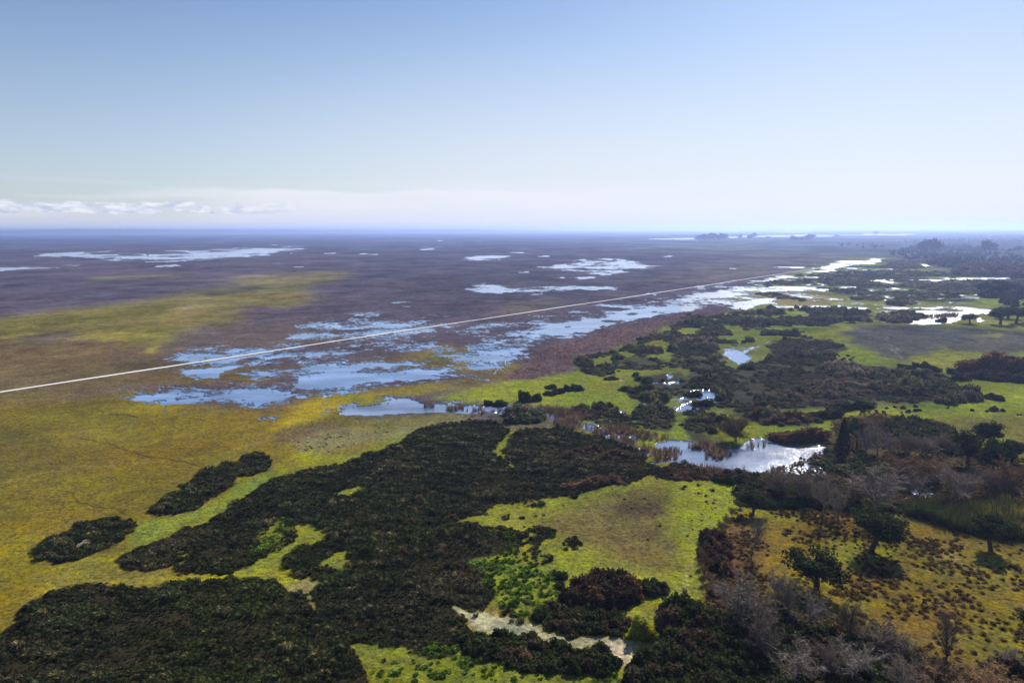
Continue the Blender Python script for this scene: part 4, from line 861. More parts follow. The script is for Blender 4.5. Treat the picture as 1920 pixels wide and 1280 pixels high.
# ------------------------------------------------------------------ rush beds (ground cover: nobody could count the tussocks)
def build_rush():
    g = np.random.default_rng(11)
    lean = (-.30, -.16)
    near = [hummock(95, .036, 100 + i) for i in range(8)]
    far = [hummock(46, .055, 140 + i) for i in range(6)]
    pos, D, px, py, qx, qy = scatter((-190, 130), (40, 290), .56, 62, 290, g)
    c = sample('rush', qx, qy)
    # tracks and gaps worn through the beds
    gap = fbm(pos[:, 0], pos[:, 1], D, 14, 4, 31, .6)
    c = np.where(c > .9, c * np.clip(1.35 - np.maximum(gap - .26, 0) * 3, .5, 1), c)
    c = np.where(c < .6, c * 1.5, c)
    k = g.random(len(c)) < c
    pos, D, px, py = pos[k], D[k], px[k], py[k]
    # shear of the blades by the prevailing wind
    big = fbm(pos[:, 0], pos[:, 1], D, 7, 3, 41, .6); hue = fbm(pos[:, 0], pos[:, 1], D, 26, 4, 43, .6)
    wave = fbm(pos[:, 0] * .6 + pos[:, 1] * .25, pos[:, 1] * 1.25, D, 2.6, 2, 45, .5)
    size = np.clip((.95 + .55 * big + .95 * wave) * np.exp(g.normal(0, .22, len(D))), .30, 2.2)
    dark = np.array([.030, .034, .017]); green = np.array([.044, .056, .015]); straw = np.array([.115, .098, .048]); brown = np.array([.058, .042, .028])
    w1 = np.clip(hue * 1.5 + .2, 0, 1)[:, None]; w2 = np.clip(-hue * 2.2 - .45, 0, .7)[:, None]
    t = dark * (1 - w1) + green * w1; t = t * (1 - w2) + (brown * .6 + straw * .4) * w2
    st = g.random(len(D)) < .10; t[st] = straw * .8
    gm = np.zeros((CH, CW), np.float32)
    for P in ([(890, 985), (940, 990), (985, 1005), (1000, 1060), (1050, 1095), (1085, 1130), (1070, 1150), (985, 1165), (935, 1140), (910, 1090), (880, 1055), (920, 1030), (960, 1020)], [(700, 1225), (860, 1200), (1200, 1240), (1200, 1700), (640, 1700), (690, 1300)], [(500, 985), (530, 968), (548, 975), (540, 1010), (500, 1040), (470, 1050), (480, 1010)]):
        s_, m_ = raster(P, (16, 8)); gm[s_] = np.maximum(gm[s_], m_)
    greenmix = sample(gm, px, py) > g.random(len(px)) * .8 + .1
    t[greenmix] = np.array([.070, .115, .018]) * (.7 + .6 * g.random((greenmix.sum(), 1)))
    t = t * (.7 + .6 * g.random((len(D), 1))) * np.clip(1.0 + .9 * wave, .6, 1.7)[:, None]
    def inside(P):
        m = np.zeros(len(px), bool); P = np.array(P, float); xa, ya = P[:, 0], P[:, 1]; xb, yb = np.roll(xa, -1), np.roll(ya, -1)
        for a, b, c2, d in zip(xa, ya, xb, yb):
            if b == d: continue
            cr = ((b > py) != (d > py)) & (px < (c2 - a) * (py - b) / (d - b) + a); m ^= cr
        return m
    def grow(P, f=1.08, e=7):
        P = np.array(P, float); c0 = P.mean(0); return (c0 + (P - c0) * f).tolist()
    left = np.ones(len(px), bool)
    sets = [('rush_bed', grow(island_a), 'small dark rush island with a pale bare patch inside it'), ('rush_bed', grow(island_b), 'long narrow island of dark rushes on the olive meadow'),
            ('rush_bed', main_w, 'vast dark rush bed filling the corner below the olive meadow'), ('rush_bed', main_n, 'broad dark rush bed sloping up beside the bright green strip'),
            ('rush_bed', main_e, 'dark rush bed between the channel and the green lawn'), ('rush_bed', main_s, 'brownish rush bed between the green inlet and the pale dried pool')]
    for nm, P, lab in sets + [('rush_bed', None, 'scattered green rush tussocks thinning out over the grass')]:
        m = left & (inside(P) if P is not None else True); left &= ~m
        if m.sum() == 0: continue
        parts = []
        n1 = D[m] < 135
        ang = g.normal(0, .5, m.sum())
        sc = np.stack([size[m] * (.46 + .17 * g.random(m.sum())), size[m] ** 1.2 * (.28 + .20 * g.random(m.sum()))], 1) * np.where(greenmix[m], .72, 1.0)[:, None]
        pp, tt = pos[m], t[m]
        me_parts = []
        for sel, temps in ((n1, near), (~n1, far)):
            if sel.sum() == 0: continue
            me_parts.append((temps, pp[sel], sc[sel], tt[sel]))
        # bend every tuft with the wind: done on the templates, turned little
        Vall, Fall, Call, off = [], [], [], 0
        for temps, p_, s_, t_ in me_parts:
            tl = []
            for (V, F, C) in temps:
                tl.append((V, F, C))
            me = scatter_mesh('tmp', tl, p_, s_, t_, M_RUSH, .18, g.normal(0, .55, len(p_)), g)
            a = np.zeros(len(me.vertices) * 3, np.float32); me.vertices.foreach_get('co', a)
            f = np.zeros(len(me.loops), np.int32); me.loops.foreach_get('vertex_index', f)
            c_ = np.zeros(len(me.vertices) * 4, np.float32); me.color_attributes['Col'].data.foreach_get('color', c_)
            Vall.append(a.reshape(-1, 3)); Fall.append(f.reshape(-1, 3) + off); Call.append(c_.reshape(-1, 4)[:, :3]); off += len(a) // 3
            bpy.data.meshes.remove(me)
        link(nm, mesh_from(nm, np.concatenate(Vall), np.concatenate(Fall), np.concatenate(Call), [M_RUSH]), kind='stuff', label=lab, category='rushes')
build_rush()

def build_reeds():
    g = np.random.default_rng(21)
    temps = [tuft(20, 1.0, .34, .30, .040, (0, 0), 200 + i, .7) for i in range(6)]
    pos, D, px, py, qx, qy = scatter((-60, 260), (110, 480), .62, 110, 480, g)
    c = sample('reed', qx, qy)
    clump = fbm(pos[:, 0], pos[:, 1], D, 5, 3, 51, .6)
    k = g.random(len(c)) < np.clip(c * (.95 + clump * 2.4), 0, 1) * .75
    pos, D, px, py = pos[k], D[k], px[k], py[k]
    n = len(D)
    t = tinted(n, [(.12, .078, .062), (.17, .125, .09), (.085, .058, .045), (.16, .135, .085)], [4, 2, 3, 1], g, .3)
    sc = np.stack([.9 + .5 * g.random(n), 1.0 + .7 * g.random(n)], 1)
    link('reed_bed', scatter_mesh('reed_bed', temps, pos, sc, t, M_REED, .0, None, g), kind='stuff', label='rusty brown reeds standing in the channel and the pond', category='reeds')
build_reeds()

def build_reed_marsh():
    g = np.random.default_rng(22)
    temps = [tuft(9, 1.0, .9, .35, .10, (0, 0), 220 + i, .7) for i in range(5)]
    P = [(950, 708), (985, 685), (1010, 660), (1060, 642), (1130, 620), (1200, 606), (1270, 590), (1400, 576), (1290, 600), (1240, 620), (1180, 645), (1120, 665), (1075, 675), (1075, 695), (1000, 712)]
    s, m = raster(P, (3, 1)); c0 = np.zeros((CH, CW), np.float32); c0[s] = m
    pos, D, px, py, qx, qy = scatter((-20, 420), (180, 620), 1.9, 180, 620, g)
    k = (sample(c0, qx, qy) * (1 - sample('water', qx, qy)) * .7) > g.random(len(D))
    pos, D = pos[k], D[k]; n = len(D)
    t = tinted(n, [(.150, .098, .100), (.19, .135, .13), (.11, .072, .07)], [4, 2, 2], g, .25)
    link('reed_marsh', scatter_mesh('reed_marsh', temps, pos, np.stack([.8 + .5 * g.random(n), .7 + .5 * g.random(n)], 1), t, M_REED, .15, None, g), kind='stuff', label='purple brown reed marsh beside the long flood', category='reeds')
build_reed_marsh()

def build_pasture_tussocks():
    g = np.random.default_rng(31)
    temps = [hummock(60, .045, 240 + i) for i in range(6)]
    pos, D, px, py, qx, qy = scatter((20, 150), (50, 220), .70, 66, 220, g)
    c = sample('tuss', qx, qy)
    clump = fbm(pos[:, 0], pos[:, 1], D, 4.5, 3, 61, .6)
    k = g.random(len(c)) < np.clip(c * (1 + clump * 3.4), 0, 1) * np.where(c > .7, .9, .62)
    pos, D, c, px, py = pos[k], D[k], c[k], px[k], py[k]; n = len(D)
    t = tinted(n, [(.105, .058, .030), (.085, .058, .022), (.13, .10, .03), (.05, .04, .018)], [4, 3, 2, 2], g, .3)
    sz = np.clip(.26 + .22 * g.random(n) + .4 * np.maximum(clump[k], 0), .2, .75)
    link('heather_tussocks', scatter_mesh('heather_tussocks', temps, pos, np.stack([sz * 1.05, sz * .62], 1), t, M_RUSH, .2, None, g), kind='stuff', label='low brown tussocks dotting the golden rough pasture', category='undergrowth')
build_pasture_tussocks()

# ------------------------------------------------------------------ scrub: continuous thickets as cover
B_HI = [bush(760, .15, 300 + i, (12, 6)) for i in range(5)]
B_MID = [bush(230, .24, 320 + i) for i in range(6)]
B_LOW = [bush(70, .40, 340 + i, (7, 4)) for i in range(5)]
def build_scrub():
    g = np.random.default_rng(41)
    for (d0, d1, step, temps, lab) in ((170, 300, 1.75, B_MID, 'dense dark scrub with brown tops behind the pond'), (300, 520, 2.1, B_MID, 'patches of dark scrub strewn over the bright green lawn'), (520, 1500, 4.2, B_LOW, 'bluish patches of scrub between the far lagoons')):
        xr = (0, 260) if d1 <= 300 else ((0, 460) if d1 <= 520 else (60, 1300))
        pos, D, px, py, qx, qy = scatter(xr, (100, d1), step, d0, d1, g)
        c = sample('shrub', qx, qy)
        # the strewn strips of scrub between the named patches
        for R_, lam, th in (([(1390, 545), (1520, 508), (1660, 486), (1920, 496), (1920, 552), (1660, 575), (1500, 570)], 60, .06), ([(1090, 700), (1240, 615), (1420, 575), (1640, 600), (1560, 640), (1400, 640), (1260, 720)], 20, .13), ([(1640, 575), (1900, 548), (1930, 575), (1700, 600)], 60, .22)):
            s_, m_ = raster(R_, (10, 4)); c1 = np.zeros((CH, CW), np.float32); c1[s_] = m_
            nn = fbm(pos[:, 0] * .6, pos[:, 1], D, lam, 4, 87, .6)
            c = np.maximum(c, .95 * (sample(c1, px, py) > .5) * (nn > th) * (sample('water', qx, qy) < .42))
        hs = fbm(pos[:, 0], pos[:, 1], D, 22, 4, 71, .6); hue = fbm(pos[:, 0], pos[:, 1], D, 34, 4, 73, .55)
        hole = fbm(pos[:, 0], pos[:, 1], D, 12 if d1 < 520 else 40, 4, 75, .6)
        k = (g.random(len(c)) < c * np.clip(1.25 - np.maximum(hole - np.where((px < 1440) & (px > 1150) | (D > 520), .0, .10), 0) * 5.5, 0, .94))
        pos, D, hs, hue = pos[k], D[k], hs[k], hue[k]; n = len(D)
        t = tinted(n, [(.075, .076, .040), (.056, .064, .036), (.105, .085, .058), (.085, .090, .036)], [4, 4, 2, 2], g, .35)
        w = np.clip(hue * 2.6 - .35, 0, .8)[:, None] * (g.random((n, 1)) < .8); t = t * (1 - w) + np.array([.165, .125, .098]) * w
        ln = np.exp(g.normal(0, .25, n)); rg = fbm(pos[:, 0] * .5, pos[:, 1] * 1.1, D, 11 if d1 <= 520 else 30, 3, 79, .5)
        up = np.clip(rg * 2.2 + .35, 0, 1.4); t = t * (.75 + .6 * up[:, None]); r = step * .62 * ln * (.8 + .45 * up)  # taller bushes coloured lighter, painting the ridge tops as lit
        h = np.clip((.40 + 1.35 * up) * ln, .3, 2.6) * (1.0 if d1 <= 520 else .9)
        link('scrub', scatter_mesh('scrub', temps, pos, np.stack([r, h], 1), t, M_SCRUB, .15, None, g), kind='stuff', label=lab, category='scrub')
build_scrub()

def build_belt():
    """Brambles under the trees along the stream and the dark thicket in the bottom corner."""
    g = np.random.default_rng(43)
    for P, lab, step, hh in ((([(1385, 935), (1400, 908), (1440, 895), (1500, 905), (1560, 905), (1600, 930), (1690, 945), (1700, 962), (1640, 962), (1560, 950), (1470, 948), (1400, 950)]), 'dark bramble thicket under the bare trees by the pond', 1.3, 1.15),
                         (([(1340, 1165), (1380, 1140), (1440, 1150), (1500, 1175), (1580, 1200), (1660, 1215), (1740, 1250), (1830, 1270), (1920, 1255), (2300, 1400), (2300, 1560), (1300, 1560), (1310, 1240)]), 'dark bramble thicket under the grey trees in the bottom corner', 1.3, 1.6),
                         (([(1180, 1270), (1240, 1205), (1300, 1180), (1345, 1190), (1400, 1260), (1420, 1560), (1150, 1560)]), 'tall dark leafy thicket below the pale dried pool', 1.2, 1.8),
                         (([(1655, 800), (1670, 790), (1705, 790), (1770, 806), (1815, 836), (1800, 850), (1740, 845), (1700, 830), (1665, 812)]), 'dark scrub behind the cypress and the oaks', 1.4, 1.2),
                         (([(1530, 860), (1560, 845), (1600, 850), (1700, 858), (1760, 880), (1740, 912), (1660, 905), (1590, 895), (1540, 880)]), 'low dark scrub on the bank at the end of the pond', 1.4, 1.0),
                         (([(1000, 1150), (1025, 1138), (1060, 1140), (1110, 1150), (1160, 1160), (1200, 1180), (1165, 1190), (1120, 1198), (1070, 1190), (1030, 1182)]), 'dark shrubs along the upper bank of the pale dried pool', 1.1, 1.0),
                         (([(870, 1190), (930, 1190), (1000, 1200), (1065, 1212), (1075, 1228), (1110, 1222), (1150, 1240), (1150, 1262), (1060, 1262), (960, 1250), (880, 1230)]), 'dark shrubs along the lower bank of the pale dried pool', 1.15, 1.05),
                         (([(1060, 1120), (1070, 1100), (1110, 1090), (1170, 1100), (1185, 1110), (1190, 1135), (1130, 1140), (1075, 1142)]), 'brown topped shrub mound below the green lawn', 1.2, 1.9),
                         (([(1238, 1172), (1245, 1150), (1275, 1138), (1305, 1145), (1318, 1170), (1300, 1185), (1260, 1185)]), 'rounded black bush with a brown crest at the lawn corner', 1.2, 2.4),
                         (([(1190, 1108), (1200, 1096), (1240, 1098), (1245, 1112), (1215, 1118)]), 'small dark shrubs edging the foot of the lawn', 1.0, 1.1),
                         (([(1340, 892), (1350, 886), (1420, 895), (1415, 912), (1350, 905)]), 'clipped looking dark hedge along the pond bank', 1.1, 1.25),
                         (([(1250, 880), (1262, 870), (1300, 872), (1345, 885), (1342, 897), (1300, 896), (1255, 894)]), 'low rusty scrub on the near pond bank', 1.0, .65),
                         (([(1325, 1062), (1318, 1040), (1330, 1010), (1345, 1005), (1360, 1020), (1368, 1060), (1365, 1078), (1345, 1072)]), 'dark brown bracken bank on the pasture edge', 1.0, 1.5)):
        s, m = raster(P, (2, 1)); c0 = np.zeros((CH, CW), np.float32); c0[s] = m
        A = ground(*np.array(P, float).T); lo, hi = A.min(0) - 4, A.max(0) + 4
        pos, D, px, py, qx, qy = scatter((lo[0], hi[0]), (lo[1], hi[1]), step, 40, 400, g)
        k = (sample(c0, qx, qy) > g.random(len(D))) & (sample('water', qx, qy) < .5)
        pos, D = pos[k], D[k]; n = len(D)
        if n < 2: continue
        hs = fbm(pos[:, 0], pos[:, 1], D, 9, 3, 77, .6)
        t = tinted(n, [(.050, .058, .024), (.040, .050, .020), (.075, .062, .036), (.10, .070, .042)], [4, 4, 2, 1], g, .3)
        if 'rusty' in lab or 'brown topped' in lab or 'bracken' in lab: t = tinted(n, [(.060, .042, .028), (.12, .070, .042), (.05, .045, .025)], [3, 3, 2], g, .3)
        r = step * (.72 + .4 * g.random(n)); h = hh * np.clip(.75 + .7 * hs + .4 * g.random(n), .35, 1.6); r = np.maximum(r, h / 1.35)
        link('thicket', scatter_mesh('thicket', B_MID if D.mean() > 150 else B_HI, pos, np.stack([r, h], 1), t, M_SCRUB, .1, None, g), kind='stuff', label=lab, category='thicket')
    # the cane brake with golden tops
    P = [(1690, 962), (1760, 950), (1800, 957), (1850, 950), (1920, 958), (2300, 975), (2300, 1060), (1920, 1012), (1850, 1008), (1780, 988), (1700, 965)]
    s, m = raster(P, (2, 1)); c0 = np.zeros((CH, CW), np.float32); c0[s] = m
    A = ground(*np.array(P, float).T); lo, hi = A.min(0) - 4, A.max(0) + 4
    pos, D, px, py, qx, qy = scatter((lo[0], hi[0]), (lo[1], hi[1]), .62, 40, 400, g)
    k = sample(c0, qx, qy) > g.random(len(D)); pos, D, px = pos[k], D[k], px[k]; n = len(D)
    temps = [tuft(40, 1.0, .22, .50, .0085, (-.08, -.03), 260 + i, .55) for i in range(6)]
    gold = np.clip((px - 1770) / 70, 0, 1)[:, None] * (g.random((n, 1)) < .32)
    t = tinted(n, [(.030, .040, .015), (.042, .052, .018)], [1, 1], g, .3); t = t * (1 - gold) + np.array([.17, .145, .040]) * gold * (.7 + .5 * g.random((n, 1)))
    sc = np.stack([2.4 + 1.2 * g.random(n), (1.7 + 1.5 * g.random(n)) * np.exp(g.normal(0, .15, n))], 1)
    link('cane_brake', scatter_mesh('cane_brake', temps, pos, sc, t, M_CANE, .1, None, g), kind='stuff', label='tall dark cane brake with golden tops beside the pasture', category='canes')
build_belt()
def build_pale_plants():
    g = np.random.default_rng(47)
    temps = [hummock(30, .07, 280 + i) for i in range(5)]
    P = [(545, 830), (590, 812), (640, 812), (700, 806), (740, 800), (720, 818), (660, 832), (620, 846), (580, 848), (550, 840)]
    s, m = raster(P, (8, 3)); c0 = np.zeros((CH, CW), np.float32); c0[s] = m
    pos, D, px, py, qx, qy = scatter((-90, 0), (120, 260), .8, 110, 260, g)
    cl = fbm(pos[:, 0], pos[:, 1], D, 6, 3, 83, .6)
    k = sample(c0, qx, qy) * np.clip(.35 + cl * 2.2, 0, 1) > g.random(len(D)); pos = pos[k]; n = len(pos)
    t = tinted(n, [(.30, .30, .22), (.07, .07, .035), (.16, .16, .06)], [3, 3, 3], g, .3)
    link('dried_water_plants', scatter_mesh('dried_water_plants', temps, pos, np.stack([.22 + .3 * g.random(n), .10 + .16 * g.random(n)], 1), t, M_REED, .18, None, g), kind='stuff', label='whitish dried water plants on the wet meadow above the rush bed', category='dried plants')
build_pale_plants()
# ------------------------------------------------------------------ trees
def tubes(lines, sides):
    """Tapered tubes round polylines [(pts, radii)]."""
    Vs, Fs, off = [], [], 0
    for P, R in lines:
        P = np.asarray(P, float); R = np.asarray(R, float); n = len(P)
        T = unit(np.gradient(P, axis=0)); ref = np.array([.31, .22, .92]) if abs(T[0, 2]) < .8 else np.array([.95, .2, .1])
        A = unit(np.cross(T, ref)); B = np.cross(T, A)
        a = np.arange(sides) * 2 * pi / sides
        ring = P[:, None, :] + R[:, None, None] * (np.cos(a)[None, :, None] * A[:, None, :] + np.sin(a)[None, :, None] * B[:, None, :])
        Vs.append(ring.reshape(-1, 3))
        i = np.arange(n - 1)[:, None] * sides; j = np.arange(sides)[None]; j2 = (j + 1) % sides
        q = np.stack([i + j, i + j2, i + sides + j2, i + sides + j], -1).reshape(-1, 4) + off
        Fs.append(np.concatenate([q[:, :3], q[:, [0, 2, 3]]])); off += n * sides
    return np.concatenate(Vs), np.concatenate(Fs)
def ribbons(P0, P1, w, g):
    """Fine twigs: a bent sliver each."""
    n = len(P0); d = P1 - P0; L_ = np.linalg.norm(d, axis=1)[:, None]
    mid = (P0 + P1) / 2 + g.normal(0, .06, (n, 3)) * L_
    s = unit(np.cross(d, g.normal(0, 1, (n, 3)))) * w
    V = np.stack([P0 - s, P0 + s, mid - s * .7, mid + s * .7, P1], 1).reshape(-1, 3)
    k = np.arange(n)[:, None] * 5
    return V, (k[:, None, :] + np.array([[0, 1, 3], [0, 3, 2], [2, 3, 4]])[None]).reshape(-1, 3)
def limb(p, d, L_, r, g, n=5, wob=.16, up=.08):
    P = [np.array(p, float)]; d = unit(np.array(d, float))
    for i in range(n):
        d = unit(d + g.normal(0, wob, 3) + np.array([0, 0, up])); P.append(P[-1] + d * L_ / n)
    return np.array(P), np.linspace(r, r * .35, n + 1), d
def col_mesh(name, V, F, c, mat, var=.15, g=RNG, smooth=False):
    C = np.array(c, np.float32)[None] * np.ones((len(V), 1), np.float32)
    return mesh_from(name, V, F, C, [mat], smooth)
def fit(parts, H=1.0, Rr=None):
    """Scale so that the tree is 1 m tall and its crown 1 m wide."""
    A = np.concatenate([p[0] for p in parts]); z = A[:, 2].max(); w = np.percentile(np.abs(A[:, :2]), 98) * 2
    return [(V / np.array([w, w, z]), F, *rest) for V, F, *rest in parts]
def oak(seed, n_leaf=5200, spread=1.0, trunkh=.30, leaf=.028, fork=6, flat=.62):
    g = np.random.default_rng(seed); tr = []; tips = []
    P, R, d = limb((0, 0, 0), (g.normal(0, .18), g.normal(0, .18), 1), trunkh * 1.15, .042, g, 5, .10, .1); R = np.linspace(.050, .032, len(R)); tr.append((P, R)); top = P[-1]
    for i in range(fork):
        a = 2 * pi * i / fork + g.normal(0, .3)
        Q, Rq, dq = limb(top - np.array([0, 0, .05 * g.random()]), (cos(a) * 1.0, sin(a) * 1.0, .55 + .5 * g.random()), .32 * spread * (.8 + .4 * g.random()), .026, g, 4, .2, .12); tr.append((Q, Rq))
        for j in range(4):
            S2, Rs, _ = limb(Q[2 + j % 3], dq + g.normal(0, .7, 3) + np.array([0, 0, .2]), .20 * (.7 + .5 * g.random()), .012, g, 3, .25, .06); tr.append((S2, Rs)); tips.append(S2[-1]); tips.append(S2[2])
        tips.append(Q[-1])
    tips = np.array(tips); tips = np.concatenate([tips, tips[g.integers(0, len(tips), 14)] + g.normal(0, .07, (14, 3))])
    r = .075 + .06 * g.random(len(tips))
    k = g.choice(len(tips), n_leaf, p=r ** 2 / (r ** 2).sum()); dd = unit(g.normal(0, 1, (n_leaf, 3)))
    rad = r[k] * (.45 + .65 * np.sqrt(g.random(n_leaf)))
    Pl = tips[k] + dd * rad[:, None] * np.array([1.15, 1.15, flat + .2])
    V1, F1 = leaves(Pl, dd, leaf, g, .8)
    V0, F0 = tubes(tr, 6)
    blob = .75 + .5 * g.random(len(tips)); c = np.repeat(blob[k] * (.8 + .4 * g.random(n_leaf)), 4)
    return fit([(V0, F0), (V1, F1, c)])
def bare(seed, n1=10, n2=11, n3=22, spread=.75, trunkh=.28, tw=.0019, upw=.10, multi=1):
    g = np.random.default_rng(seed); tr, br = [], []; a0, a1 = [], []
    stems = []
    for m in range(multi):
        P, R, d = limb((g.normal(0, .04) * (multi > 1), g.normal(0, .04) * (multi > 1), 0), (g.normal(0, .12 + .18 * (multi > 1)), g.normal(0, .12 + .18 * (multi > 1)), 1), .62 + .1 * g.random(), .022 / math.sqrt(multi), g, 7, .09, .12); tr.append((P, R)); stems.append((P, d))
    for P, d in stems:
        for i in range(n1):
            f = trunkh + (1 - trunkh) * (i + .5) / n1; x = f * (len(P) - 1); q = P[int(x)] + (P[min(int(x) + 1, len(P) - 1)] - P[int(x)]) * (x - int(x))
            a = i * 2.4 + g.normal(0, .4)
            Q, Rq, dq = limb(q, (cos(a) * spread, sin(a) * spread, .75), (.46 - .16 * f) * (.75 + .5 * g.random()), .010, g, 5, .16, upw); tr.append((Q, Rq))
            for j in range(n2):
                s, Rs, ds = limb(Q[1 + j % 5], dq + g.normal(0, .65, 3), .17 * (.6 + .7 * g.random()), .0028, g, 3, .2, upw); br.append((s, Rs))
                b = s[g.integers(0, len(s), n3)]; e = b + unit(ds[None] * .8 + g.normal(0, .75, (n3, 3)) + np.array([0, 0, .3])) * (.05 + .07 * g.random((n3, 1)))
                a0.append(b); a1.append(e)
    V0, F0 = tubes(tr, 5); V1, F1 = tubes(br, 3)
    V2, F2 = ribbons(np.concatenate(a0), np.concatenate(a1), tw, g)
    V = np.concatenate([V1, V2]); F = np.concatenate([F1, F2 + len(V1)])
    c = np.concatenate([np.full(len(V1), .9), np.repeat(.8 + .4 * g.random(len(V2) // 5), 5)])
    return fit([(V0, F0), (V, F, c)])
def cypress(seed, n=2600):
    g = np.random.default_rng(seed)
    z = .06 + .94 * g.random(n) ** 1.1; r = .5 * np.clip((1 - z) ** .75 * 1.15, .02, 1) * (.55 + .5 * np.sqrt(g.random(n))); a = g.random(n) * 2 * pi
    r = r * (1 + .2 * np.sin(a * 3 + z * 9))
    P = np.stack([r * np.cos(a), r * np.sin(a), z], 1); nr = np.stack([np.cos(a), np.sin(a), np.full(n, .6)], 1)
    V1, F1 = leaves(P, nr, .045, g, .7); V1 = V1 * 1.0
    V0, F0 = tubes([(np.array([(0, 0, 0), (.01, 0, .4), (0, 0, .95)]), np.array([.05, .035, .01]))], 6)
    return fit([(V0, F0), (V1, F1, np.repeat(.7 + .6 * g.random(n), 4))])
def tree_kind(name, spec, trunk_col, crown_col, crown_mat, bark=M_BARK, partname='crown'):
    (V0, F0), (V1, F1, c) = spec[0][:2], spec[1]
    tm = col_mesh(name + '_trunk', V0, F0, trunk_col, bark, smooth=True)
    cm = mesh_from(name + '_crown', V1, F1, np.asarray(c)[:, None] * np.array(crown_col, np.float32)[None], [crown_mat])
    return tm, cm
K = {}
for i in range(4): K['oak', i] = tree_kind('oak', oak(400 + i, 4600, 1.05, .36, .027), (.06, .05, .04), (.034, .046, .019), M_OAK)
for i in range(2): K['umbrella', i] = tree_kind('oak', oak(410 + i, 4200, .9, .50, .028, 6, .45), (.06, .05, .04), (.025, .034, .015), M_OAK)
for i in range(2): K['far', i] = tree_kind('far_tree', oak(420 + i, 900, .8, .20, .062, 6, .9), (.05, .045, .04), (.038, .050, .030), M_OAK)
for i in range(4): K['bare', i] = tree_kind('bare_tree', bare(430 + i), (.16, .14, .125), (.215, .182, .156), M_TWIG)
for i in range(3): K['shrubby', i] = tree_kind('bare_tree', bare(440 + i, 8, 10, 22, .9, .15, .0021, .08, 3), (.13, .11, .095), (.185, .148, .118), M_TWIG)
for i in range(2): K['brown', i] = tree_kind('brown_tree', bare(450 + i, 8, 10, 26, .9, .12, .0024, .06, 3), (.10, .075, .055), (.20, .125, .068), M_TWIG)
for i in range(2): K['slim', i] = tree_kind('slim_tree', bare(460 + i, 18, 6, 14, .42, .22, .0026, .02), (.10, .085, .07), (.145, .115, .08), M_TWIG)
K['willow', 0] = tree_kind('willow', bare(470, 9, 12, 40, 1.0, .22, .0032, -.01, 3), (.07, .055, .04), (.17, .125, .062), M_TWIG)
K['cypress', 0] = tree_kind('cypress', cypress(480), (.05, .04, .03), (.030, .042, .022), M_OAK)
GR = {k: 0 for k, _ in K}
def tree(kind, name, label, bx, by, ty, wpx, group=None, cat='tree', var=None, lean=0.0, tinto=None):
    """A tree standing where the photograph shows its foot; ty is the row of its top, wpx the width of its crown."""
    n = sum(1 for k in K if k[0] == kind)
    v = GR[kind] % n if var is None else var; GR[kind] += 1
    g = ground(bx, by)[0]; h, mpp = height_at(bx, by, ty)
    e = bpy.data.objects.new(name, None); COL.objects.link(e)
    e.location = (g[0], g[1], .12); e.empty_display_size = .5
    e['label'] = label; e['category'] = cat
    if group: e['group'] = group
    tm, cm = K[kind, v]
    rz = random.random() * 6.28; w = wpx * mpp
    for nm, me in (('trunk', tm), ('crown' if kind not in ('bare', 'shrubby', 'slim', 'brown') else 'branches', cm)):
        o = bpy.data.objects.new(nm, me); COL.objects.link(o); o.parent = e
        o.scale = (w, w, h); o.rotation_euler = (0, 0, rz)
    if lean: e.rotation_euler = (0, lean, 0)
    return e

T = tree
# oaks of the pasture
T('oak', 'oak_tree', 'spreading dark oak in mid pasture with a dappled shadow at its foot', 1632, 1037, 956, 102, var=0)
T('oak', 'oak_tree', 'dark oak on a leaning trunk below the bigger pasture oak', 1531, 1098, 1028, 96, var=1)
T('oak', 'oak_tree', 'dark oak standing against the cane brake at the pasture edge', 1858, 1033, 964, 72, var=2)
T('oak', 'oak_tree', 'small round oak at the top corner of the green lawn', 1412, 966, 917, 48, var=3)
T('bare', 'bare_tree', 'small grey tree on thin stems below the round lawn oak', 1410, 1040, 956, 40, var=2)
T('oak', 'oak_tree', 'dark tree cut by the picture edge above the lower pasture', 1925, 1205, 1135, 46, var=1)
# oaks beyond the stream
T('umbrella', 'oak_tree', 'oak on a tall bare trunk beside the brown thicket', 1813, 868, 806, 56, var=0)
T('umbrella', 'oak_tree', 'highest oak of the group, its crown clear against the meadow', 1860, 850, 788, 54, var=1)
T('oak', 'oak_tree', 'wide low oak under the highest crown of the group', 1856, 893, 816, 60, var=0)
T('umbrella', 'oak_tree', 'ragged oak at the picture edge beside the oak group', 1897, 868, 822, 42, var=0)
T('cypress', 'cypress_tree', 'narrow dark cypress standing where the pond ends', 1579, 848, 779, 24)
T('oak', 'ivy_tree', 'ivy covered dark tree close beside the narrow cypress', 1607, 838, 782, 34, var=3)
T('willow', 'willow_tree', 'round brown willow on the green tongue in the pond', 1382, 828, 775, 64)
# bare trees, upper group
for i, (x, y, ty, w, lab) in enumerate(((1622, 855, 792, 40, 'grey bare tree beside the ivy covered tree'), (1645, 850, 782, 44, 'tall grey bare tree behind the cypress group'), (1668, 858, 805, 44, 'tan tinged bare tree in the row behind the pond end'),
        (1698, 858, 803, 46, 'brownish bare tree between the pond end and the oaks'), (1738, 852, 812, 48, 'low grey bare tree before the dark scrub band'), (1765, 842, 808, 44, 'pale bare shrub tree close to the tall trunked oak'))):
    T('shrubby' if i > 2 else 'bare', 'bare_tree', lab, x, y, ty, w, 'bare trees behind the pond')
